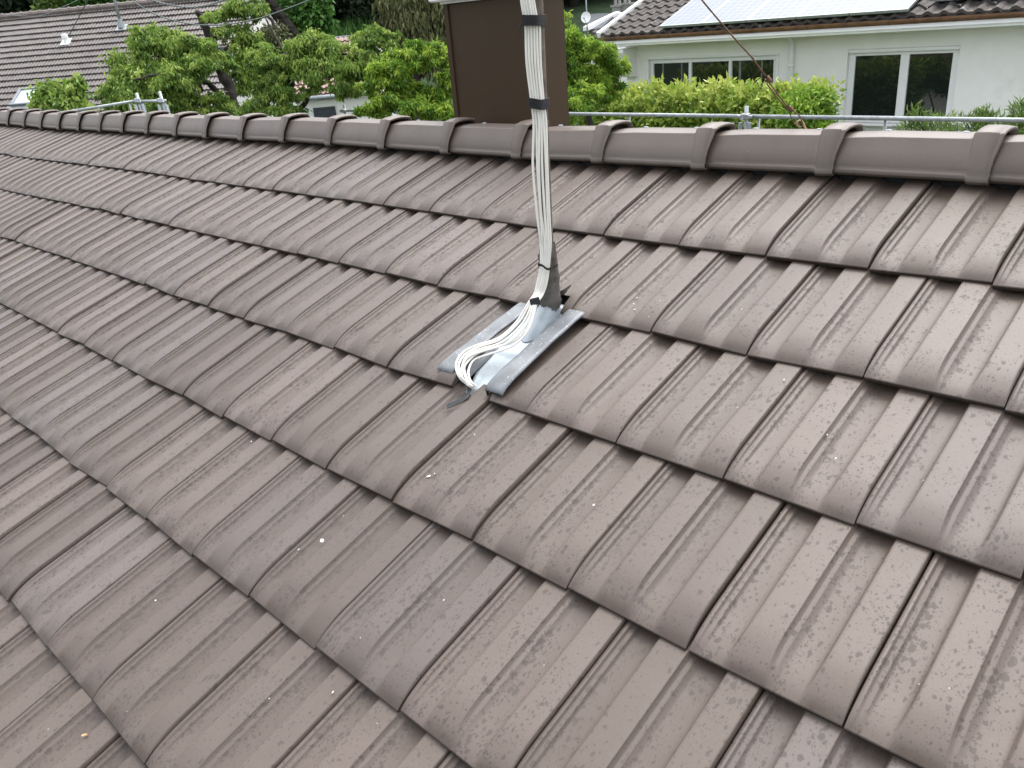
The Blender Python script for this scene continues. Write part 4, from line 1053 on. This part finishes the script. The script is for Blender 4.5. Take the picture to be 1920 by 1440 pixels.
for i in range(nv_+1):
    r_ = Rdish*i/nv_
    for j in range(nu_): a = 2*math.pi*j/nu_; vs.append(dc+sx_*r_*.92*math.cos(a)+sy_*r_*math.sin(a)+fx*(.05*(i/nv_)**2))
for i in range(nv_):
    for j in range(nu_): fs.append((i*nu_+j, i*nu_+(j+1) % nu_, (i+1)*nu_+(j+1) % nu_, (i+1)*nu_+j))
vs2 = [p-fx*.02 for p in vs]; mb.add(vs+vs2, fs+[tuple(x+len(vs) for x in f[::-1]) for f in fs]); mb.build('dish', M['white'], DS, smooth=True)
mb = MB(); mb.tube([dc-fx*.1-np.array([0, 0, .6]), dc-fx*.1, dc-fx*.1+np.array([0, 0, 1.6])], .025, 8); mb.build('pole', M['galv'], DS, smooth=True)
mb = MB(); mb.tube([dc-sy_*Rdish*.9, dc+fx*.3-sy_*.1], .012, 6); mb.tube([dc+fx*.3-sy_*.1, dc+fx*.36-sy_*.1], .03, 8); mb.build('receiver_arm', M['galv'], DS)

# ------------------------------------------------------------------ overhead lines
def cable(pts, r, mat, label, D=12):
    mb = MB(); mb.tube(smooth_path([at_d(*p, D) for p in pts], 8), r, 8); return tag(mb.build('overhead_cable', mat, smooth=True), label, 'cable', 'overhead cables above the left garden')
cable([(200, -40), (247, 0), (282, 22), (317, 36), (367, 46), (423, 46), (470, 38), (500, 30), (580, 0), (640, -30)], .0085, simple('grey_green_cable', (.10, .13, .12), .5, bmp=0), 'long dark overhead cable sagging in front of the cherry tree')
mb = MB(); pa = smooth_path([at_d(*p, 12.6) for p in ((262, -16), (285, 0), (317, 9), (357, 14), (393, 9), (425, -2), (450, -14))], 16)
for ph in (0, math.pi): mb.tube([p+np.array([0, 0, 1])*.010*math.cos(i*.9+ph)+RW[2]*.010*math.sin(i*.9+ph) for i, p in enumerate(pa)], .008, 6)
tag(mb.build('overhead_cable', simple('twisted_cable', (.16, .18, .18), .5, bmp=0), smooth=True), 'twisted pair overhead cable just below the top edge above the left roof', 'cable', 'overhead cables above the left garden')
cable([(70, 30), (0, 26), (-60, 23)][::-1]+[(120, 12), (170, -12)], .006, M['galv'], 'thin pale wire crossing the dark trees at top left', 24)

# ------------------------------------------------------------------ foliage
def leaf_mesh(name, clusters, n, size, mat, parent, seed=0, droop=.5, asp=.42, sub=26, sub_r=.22, flat=1.0, tone_mu=.5, tone_sd=.2, shell=.5, up=.35, curl=.12, zg=None):
    """clusters: (centre, (rx,ry,rz)) ; leaves sit in twig-sized tufts spread through them"""
    r_ = np.random.default_rng(seed)
    cs = np.array([c for c, _ in clusters]); rs = np.array([r if hasattr(r, '__len__') else (r, r, r) for _, r in clusters], float)
    wgt = (rs.prod(1))**(2/3); wgt /= wgt.sum()
    ns = max(1, n//sub); ci = r_.choice(len(cs), ns, p=wgt)
    d = r_.normal(size=(ns, 3)); d /= np.linalg.norm(d, axis=1)[:, None]
    rad = r_.random(ns)**shell
    sc_ = cs[ci]+d*rs[ci]*rad[:, None]
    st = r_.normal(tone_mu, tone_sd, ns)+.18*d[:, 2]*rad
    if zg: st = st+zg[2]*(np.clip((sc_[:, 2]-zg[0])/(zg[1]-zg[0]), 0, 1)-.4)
    si = np.repeat(np.arange(ns), sub); k = len(si)
    loc = r_.normal(size=(k, 3)); tr = sub_r*rs[ci].mean(1)[si]
    P = sc_[si]+loc*tr[:, None]*np.array([1, 1, .75])
    outw = d[si]
    ax = outw*.5+r_.normal(size=(k, 3))*.6+np.array([0, 0, -droop]); ax /= np.linalg.norm(ax, axis=1)[:, None]
    nn = r_.normal(size=(k, 3))*.55+outw*.4+np.array([0, 0, up]); nn -= ax*(nn*ax).sum(1)[:, None]; nn /= np.linalg.norm(nn, axis=1)[:, None]
    sd_ = np.cross(ax, nn)
    ln = size*r_.uniform(.65, 1.2, k)[:, None]; wd = ln*asp
    b = P; t = P+ax*ln-nn*ln*curl; l = P+ax*ln*.45+sd_*wd*.5+nn*ln*.07; rt_ = P+ax*ln*.45-sd_*wd*.5+nn*ln*.07
    V = np.stack([b, l, t, rt_], 1).reshape(-1, 3)
    i0 = np.arange(k)*4; F = np.concatenate([np.stack([i0, i0+1, i0+2], -1), np.stack([i0, i0+2, i0+3], -1)])
    to = np.clip(st[si]+r_.normal(0, .10, k), 0, 1); tone = np.zeros((k*4, 4)); tone[:, 0] = np.repeat(to, 4)
    return arr_mesh(name, V, F, mat, parent, smooth=False, tone=tone)
def pc(u, v, D, rpx, sq=1.0, dd=1.0):     # a foliage cluster centred at a place with radius given by its apparent size
    r = rpx*D/FPX; return (at_d(u, v, D), (r, r*dd, r*sq))
def layered(cl, n, frac, sq, seed=0):
    """break big masses into many small flat sprays near their surface"""
    r_ = np.random.default_rng(seed); out_ = []
    for c, r in cl:
        r = np.array(r)
        for k in range(n):
            d = r_.normal(size=3); d /= np.linalg.norm(d); q = frac*r.mean()*r_.uniform(.6, 1.35)
            out_.append((np.asarray(c)+d*r*r_.uniform(.35, 1.22), (q, q, q*sq)))
    return out_
def branches(parent, paths, mat='bark', name='branch', D0=None):
    for i, (pts, r0, r1) in enumerate(paths):
        P = smooth_path([at_d(*p) for p in pts], 5); n = len(P); rad = [r0+(r1-r0)*k/(n-1) for k in range(n)]
        rr = np.random.default_rng(i); P = [p+rr.normal(0, r1*.5, 3) for p in P]
        mb = MB(); mb.tube(P, rad, 9); mb.build('trunk' if i == 0 else name, M[mat], parent, smooth=True)

# big cherry on the left
D1 = 15.0
t = thing('cherry_tree', 'big cherry tree with dark leaning trunk in front of the grey tiled roof', 'tree', at_d(452, 420, D1), 'cherry trees')
branches(t, [
    ([(450, 420, D1), (446, 300, D1), (440, 215, D1), (428, 170, D1), (412, 120, D1), (398, 80, D1), (384, 52, D1), (374, 24, D1)], .15, .05),
    ([(436, 205, D1), (400, 165, D1), (378, 150, D1-.3), (355, 158, D1-.5), (330, 170, D1-.8), (300, 178, D1-1)], .06, .02),
    ([(376, 170, D1), (366, 150, D1), (358, 138, D1-.2), (352, 120, D1-.4), (345, 90, D1-.5)], .055, .03),
    ([(392, 62, D1), (378, 46, D1), (400, 36, D1+.2), (420, 22, D1+.3), (438, 14, D1+.4), (455, 34, D1+.4)], .035, .012),
    ([(408, 108, D1), (432, 82, D1+.3), (446, 66, D1+.4), (440, 50, D1+.4)], .03, .012),
    ([(425, 165, D1), (442, 120, D1+.4), (452, 100, D1+.6), (456, 80, D1+.8)], .035, .02),
    ([(345, 100, D1-.5), (352, 80, D1-.5), (380, 74, D1-.4), (400, 84, D1-.3)], .03, .012),
    ([(350, 160, D1-.6), (300, 140, D1-1.2), (250, 150, D1-1.6)], .035, .012)])
cl = [pc(300, 95, D1-.6, 40, .8), pc(262, 130, D1-1, 46, .8), pc(235, 165, D1-1.2, 34, .7), pc(325, 140, D1-1, 44, .7), pc(350, 90, D1-.8, 34, .7), pc(390, 100, D1-.9, 30, .7),
      pc(280, 175, D1-1.2, 44, .7), pc(330, 190, D1-.8, 38, .6), pc(220, 190, D1-1.2, 30, .7), pc(372, 120, D1-1.1, 30, .6), pc(310, 65, D1-.4, 26, .7), pc(262, 62, D1-.8, 20, .5), pc(272, 80, D1-.8, 24, .8),
      pc(395, 28, D1-.2, 15, .7), pc(440, 14, D1+.3, 32, .5), pc(475, 18, D1+.3, 24, .8), pc(420, 64, D1, 20, .6), pc(450, 60, D1+.3, 22, .9), pc(455, 110, D1+.3, 26, .9), pc(460, 150, D1+.4, 28, .9),
      pc(432, 118, D1-.4, 20, .6), pc(400, 190, D1-.4, 30, .6), pc(430, 205, D1-.3, 28, .5), pc(360, 210, D1-.6, 36, .4), pc(275, 205, D1-1, 36, .5), pc(475, 85, D1+.4, 22, 1), pc(208, 160, D1-1.2, 18, .5)]
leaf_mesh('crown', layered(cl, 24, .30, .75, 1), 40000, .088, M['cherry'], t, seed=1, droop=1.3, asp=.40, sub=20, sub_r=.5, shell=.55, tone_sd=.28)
# second cherry
D2 = 14.0
t = thing('cherry_tree', 'spreading cherry tree with forked trunk in front of the reddish roof annex', 'tree', at_d(540, 420, D2), 'cherry trees')
branches(t, [
    ([(528, 420, D2), (532, 300, D2), (533, 215, D2), (540, 180, D2), (549, 150, D2), (545, 120, D2)], .10, .05),
    ([(540, 260, D2), (558, 222, D2), (572, 192, D2), (584, 170, D2-.2), (598, 160, D2-.3), (625, 140, D2-.4)], .055, .025),
    ([(549, 152, D2), (530, 130, D2), (500, 128, D2+.2), (478, 140, D2+.3), (466, 152, D2+.4)], .04, .015),
    ([(548, 130, D2), (580, 105, D2-.3), (620, 100, D2-.6), (670, 105, D2-.8), (710, 122, D2-.8)], .03, .010),
    ([(545, 128, D2), (530, 90, D2+.4), (512, 60, D2+.6), (490, 20, D2+.8)], .03, .012)])
cl = [pc(575, 85, D2-.4, 34, .7), pc(620, 92, D2-.6, 32, .6), pc(545, 105, D2-.3, 34, .8), pc(505, 110, D2, 34, .8), pc(600, 125, D2-.6, 42, .6), pc(650, 130, D2-.8, 30, .8), pc(690, 78, D2-.6, 30, .7), pc(715, 72, D2-.6, 24, .7),
      pc(670, 105, D2-.8, 28, .6), pc(640, 160, D2-.8, 24, .8), pc(665, 168, D2-.8, 16, .6), pc(500, 165, D2+.1, 24, .8), pc(485, 200, D2, 26, .7), pc(530, 175, D2-.2, 24, .7), pc(535, 205, D2-.2, 26, .6), pc(580, 165, D2-.5, 18, .5),
      pc(525, 140, D2-.1, 28, .6), pc(490, 135, D2+.2, 26, .7), pc(705, 52, D2-.6, 8, 1), pc(730, 85, D2-.6, 16, .7), pc(470, 215, D2, 26, .5), pc(600, 72, D2-.5, 22, .5), pc(690, 130, D2-.7, 18, .7)]
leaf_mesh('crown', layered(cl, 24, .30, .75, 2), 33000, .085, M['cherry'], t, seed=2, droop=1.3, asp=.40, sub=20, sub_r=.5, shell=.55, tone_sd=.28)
# sapling in front of the skylight
t = thing('sapling', 'leafy young tree tops poking up beside the skylight', 'tree', at_d(115, 330, 12))
branches(t, [([(115, 330, 12), (118, 240, 12), (130, 195, 12), (140, 150, 12)], .04, .01), ([(115, 240, 12), (98, 200, 12), (90, 165, 12)], .025, .008)])
leaf_mesh('crown', [pc(88, 180, 12, 22, 1), pc(90, 165, 12, 12, 1.2), pc(120, 195, 12, 28, .7), pc(136, 172, 12, 16, 1.2), pc(141, 152, 12, 10, 1.4), pc(75, 200, 12, 20, .6), pc(150, 198, 12, 18, .7), pc(72, 172, 12, 9, 1)], 3600, .105, M['cherry'], t, seed=3, droop=1.0, asp=.5, sub=12, sub_r=.3)
# maple left of the chimney
t = thing('maple_bush', 'bright green maple bush directly left of the brown chimney', 'bush', at_d(780, 400, 12.5), 'bright green maples by the chimney')
branches(t, [([(780, 400, 12.8), (778, 300, 12.8), (775, 220, 12.8), (782, 160, 12.8)], .07, .03)])
cl = [pc(735, 130, 12.4, 44, .6), pc(790, 110, 12.4, 44, .6), pc(830, 120, 12.3, 30, .9), pc(715, 165, 12.4, 34, .7), pc(760, 165, 12.7, 42, .6), pc(815, 165, 12.5, 38, .7), pc(725, 195, 12.3, 34, .5), pc(790, 200, 12.3, 40, .5), pc(835, 205, 12.2, 24, .7), pc(840, 150, 12.3, 22, 1),
      pc(765, 115, 12.4, 36, .5), pc(700, 205, 12.3, 26, .4), pc(820, 95, 12.4, 24, .5)]
cl = layered(cl, 13, .34, .38, 4)
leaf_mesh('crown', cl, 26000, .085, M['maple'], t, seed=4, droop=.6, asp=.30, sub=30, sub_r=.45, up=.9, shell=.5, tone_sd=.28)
# maple right of the chimney
t = thing('maple_bush', 'layered bright green maple between the chimney and the white house corner', 'bush', at_d(1110, 400, 13.5), 'bright green maples by the chimney')
branches(t, [([(1110, 400, 14), (1108, 300, 14), (1105, 200, 14), (1100, 130, 14)], .08, .03)])
cl = [pc(1070, 75, 13.6, 34, .8), pc(1100, 85, 13.6, 36, .8), pc(1130, 100, 13.8, 30, .6), pc(1085, 110, 13.6, 36, .6), pc(1150, 115, 14, 26, .6), pc(1155, 140, 14.2, 22, .9), pc(1110, 140, 14.2, 40, .6), pc(1075, 150, 13.8, 32, .7), pc(1080, 180, 13.2, 34, .8), pc(1100, 165, 13.2, 26, .6), pc(1120, 175, 13.6, 26, .6), pc(1060, 200, 13, 28, .8), pc(1065, 50, 13.8, 14, 1.5), pc(1130, 160, 14.5, 34, .8)]
cl = layered(cl, 13, .34, .38, 5)
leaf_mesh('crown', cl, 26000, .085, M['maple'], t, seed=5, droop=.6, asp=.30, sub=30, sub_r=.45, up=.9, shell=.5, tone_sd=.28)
# laurel hedge: body along x between fence and facade
YH = 11.6
hx0, hx1 = float(at_y(1078, 200, YH)[0]), float(at_y(1508, 200, YH)[0])
hz1 = float(at_y(1300, 172, YH)[2])
t = thing('laurel_hedge', 'clipped yellow green laurel hedge below the three-pane window', 'hedge', ((hx0+hx1)/2, YH, -4.3))
cl = []
r_ = np.random.default_rng(66)
for x in np.arange(hx0, hx1, .38):
    for z in (hz1-.22, hz1-.55, hz1-.95, hz1-1.4): cl.append((np.array([x+r_.normal(0, .08), YH+.45+r_.normal(0, .05), z+r_.normal(0, .04)]), (.36, .42, .27)))
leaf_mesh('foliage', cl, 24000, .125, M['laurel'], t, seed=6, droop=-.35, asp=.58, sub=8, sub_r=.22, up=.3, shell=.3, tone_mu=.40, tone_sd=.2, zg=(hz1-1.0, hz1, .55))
mb = MB()
for x in np.arange(hx0+.2, hx1, .55): mb.tube([(x, YH+.45, -4.3), (x+r_.normal(0, .06), YH+.45, hz1-1.2), (x+r_.normal(0, .1), YH+.5, hz1-.4)], [.03, .02, .008], 7)
mb.build('stems', M['bark'], t)
t = thing('laurel_bush', 'dark green bush growing out at the right end of the hedge', 'bush', (hx1, YH, -4.3))
cl = [pc(1500, 190, 13.4, 30, .7), pc(1535, 185, 13.4, 24, .7), pc(1548, 205, 13.4, 16, .6), pc(1490, 215, 13.3, 34, .5), pc(1545, 245, 13.2, 26, .4), pc(1520, 215, 13.5, 26, .6)]
leaf_mesh('foliage', cl, 3600, .11, M['maple'], t, seed=7, droop=.1, asp=.42, sub=9, sub_r=.3, tone_mu=.45)
branches(t, [([(1520, 420, 13.6), (1518, 300, 13.6), (1515, 210, 13.6)], .03, .01)])
# feathery thuja tips at the right
for i, (us, lab) in enumerate((([(1720, 232, 14), (1745, 236, 12), (1775, 238, 12), (1700, 240, 10)], 'feathery thuja tips rising above the ridge below the right window'),
                               ([(1850, 215, 10), (1845, 232, 14), (1870, 238, 12), (1820, 236, 12)], 'feathery thuja tip in front of the white wall near the right edge'),
                               ([(1915, 205, 10), (1918, 228, 14), (1905, 238, 12)], 'feathery thuja tip at the far right edge of the picture'))):
    t = thing('thuja', lab, 'shrub', at_d(us[1][0], 420, 11.5), 'thuja shrubs by the white house')
    cl = [pc(u, v, 11.5, r*1.4, 1.0) for u, v, r in us]+[pc(us[1][0], 262, 11.5, 42, .6)]
    leaf_mesh('foliage', cl, 900, .12, M['thuja'], t, seed=70+i, droop=-.9, asp=.13, sub=10, sub_r=.32)
    pth = [([(us[1][0], 420, 11.5), (us[1][0], 300, 11.5), (us[0][0], us[0][1]-14, 11.5)], .02, .004)]
    for k, (u, v, r) in enumerate(us): pth += [([(us[1][0], 262, 11.5), (u+8, v+6, 11.4), (u-6, v-16, 11.3)], .006, .002), ([(us[1][0], 258, 11.5), (u-14, v+4, 11.4), (u-26, v-6, 11.3)], .005, .002)]
    branches(t, pth, 'conifer')
# weeping conifer behind
t = thing('conifer_tree', 'tall olive brown conifer with drooping sprays left of the chimney', 'tree', at_d(780, 300, 24))
branches(t, [([(785, 300, 24), (780, 150, 24), (775, 0, 24), (772, -120, 24)], .22, .12)])
cl = [pc(770+dx, v, 24+dz, r, 1.0) for (dx, v, dz, r) in ((-40, 5, -.6, 24), (0, 0, -1, 34), (45, 10, -.6, 34), (-35, 35, -.4, 24), (5, 40, -1, 34), (48, 48, -.5, 30), (-12, 72, -.6, 26), (25, 80, -.6, 32), (60, 82, -.2, 22), (0, 100, 0, 26), (35, 110, 0, 30), (-30, -40, 0, 30), (20, -40, 0, 40), (10, -90, 0, 40))]
leaf_mesh('crown', cl, 13000, .22, M['conifer'], t, seed=8, droop=2.4, asp=.28, sub=14, sub_r=.24, shell=.5, tone_sd=.22, up=.1)
# dark little tree with brown twigs between the cherries
t = thing('dark_shrub', 'dull brown green shrub behind the fork of the two cherry trees', 'shrub', at_d(520, 300, 19))
branches(t, [([(520, 300, 19), (522, 180, 19), (515, 90, 19), (500, 40, 19)], .05, .02), ([(540, 100, 19), (520, 60, 19), (495, 10, 19), (485, -20, 19)], .05, .03)])
leaf_mesh('crown', [pc(510, 65, 19, 24, .7), pc(530, 90, 19, 20, .7), pc(495, 85, 19, 20, .7)], 2600, .12, M['conifer'], t, seed=9, droop=.8, sub=12, sub_r=.3, tone_mu=.3)
# bright broad tree above the second cherry
t = thing('broadleaf_tree', 'lush mid green tree in front of the dark wood above the cherry trees', 'tree', at_d(570, 200, 34))
branches(t, [([(570, 200, 34), (568, 80, 34), (565, 0, 34)], .3, .12)])
leaf_mesh('crown', [pc(570, 15, 33, 38, .8), pc(545, 45, 33, 32, .7), pc(590, 40, 33, 30, .8), pc(575, 70, 33, 26, .6), pc(560, -25, 33, 40, .8), pc(540, 5, 33, 24, 1), pc(604, 8, 33, 16, 1)], 9000, .26, M['bright'], t, seed=10, droop=.4, asp=.6, sub=14, sub_r=.2, up=.7)
# bright trees behind the left ridge
for i, (spec, lab, mk) in enumerate((
    ([(165, 8, 34), (210, 5, 30), (135, 15, 26), (180, -25, 40)], 'fresh green tree behind the left ridge beside the thin mast', 'bright'),
    ([(270, 4, 32), (310, 0, 30), (345, 4, 20), (290, -30, 40)], 'yellow green tree behind the middle of the left ridge', 'yellow_green'),
    ([(100, 10, 20), (85, 22, 14), (112, 2, 18)], 'pale grey green bush behind the left ridge next to the dark wood', 'thuja'))):
    t = thing('broadleaf_tree', lab, 'tree', at_d(spec[0][0], 160, 40), 'trees behind the left ridge')
    branches(t, [([(spec[0][0], 160, 41), (spec[0][0], 60, 41), (spec[0][0]+3, 0, 41)], .3, .1)])
    leaf_mesh('crown', [pc(u, v, 40, r, .8) for u, v, r in spec], 6500, .27, M[mk], t, seed=20+i, droop=.3, asp=.6, sub=14, sub_r=.22, up=.6)
# meadow tufts above the terrain
r_ = np.random.default_rng(5)
# dark wood on the hillside: individual trees
spots = []
for row, (s_, n_, h_) in enumerate(((45.3, 20, 8), (51, 16, 10), (59, 13, 12))):
    for k in range(n_):
        lat = -46+k*(70/(n_-1))+r_.normal(0, 1.2)+(row % 2)*3
        spots.append((s_+r_.normal(0, 1.0), lat, h_*r_.uniform(.85, 1.2), row))
labs = ['dark leafy tree standing in the wood on the hillside']
src = None
for i, (s_, lat, h_, row) in enumerate(spots):
    hx = np.array([-.686, .727]); rx = np.array([.727, .686]); p = CW[:2]+hx*s_+rx*lat
    z = float(ground_z(p[0], p[1]))
    if src is None:
        t = thing('woodland_tree', labs[0], 'tree', (p[0], p[1], z), 'dark trees of the wood on the hillside')
        mb = MB(); mb.tube([(p[0], p[1], z-1), (p[0]+.1, p[1], z+3), (p[0]-.2, p[1]+.2, z+7)], [.3, .2, .08], 8); mb.build('trunk', M['bark'], t, smooth=True)
        cl = []
        rr = np.random.default_rng(88)
        for k in range(22):
            a = rr.uniform(0, 6.28); zz_ = rr.uniform(.02, .95); rad = 3.0*math.sin(min(1, .25+zz_)*math.pi*.82)*rr.uniform(.2, 1)
            cl.append((np.array([p[0]+rad*math.cos(a), p[1]+rad*math.sin(a), z+.6+zz_*9.5]), (1.7, 1.7, 1.2)))
        leaf_mesh('crown', cl, 7000, .42, M['forest'], t, seed=30, droop=.4, asp=.6, sub=12, sub_r=.25, up=.5, tone_sd=.28)
        src = t; src_h = 10.0; t.scale = (h_/10,)*3; continue
    c = src.copy(); COL.objects.link(c); c.location = (p[0], p[1], z); c['_base'] = tuple(float(x) for x in (p[0], p[1], z))
    sca = h_/10; c.scale = (sca*r_.uniform(.9, 1.2), sca*r_.uniform(.9, 1.2), sca); c.rotation_euler = (0, 0, r_.uniform(0, 6.28))
    for chd in src.children:
        d = chd.copy(); COL.objects.link(d); d.parent = c; d.matrix_parent_inverse = chd.matrix_parent_inverse.copy()
# meadow grass clumps in the clearing
P = []
for k in range(5200):
    s_ = r_.uniform(33, 45); lat = r_.uniform(-16, -4); p = CW[:2]+HD2*s_+RD*lat; P.append((p[0], p[1], float(ground_z(p[0], p[1]))))
P = np.array(P); k = len(P); ax = r_.normal(size=(k, 3))*.35+np.array([0, 0, 1]); sd_ = r_.normal(size=(k, 3)); sd_[:, 2] = 0; sd_ /= np.linalg.norm(sd_, axis=1)[:, None]
V = np.stack([P-sd_*.05, P+sd_*.05, P+ax*.32+sd_*.01, P+ax*.32-sd_*.01], 1).reshape(-1, 3); i0 = np.arange(k)*4
tone = np.zeros((4*k, 4)); tone[:, 0] = np.repeat(r_.random(k), 4)
o = arr_mesh('meadow_grass', V, np.stack([i0, i0+1, i0+2, i0+3], -1), M['bright'], None, smooth=False, tone=tone); tag(o, 'shaded grass of the clearing below the wood', 'grass', kind='stuff')
for o in bpy.data.objects:
    if '_base' in o: del o['_base']
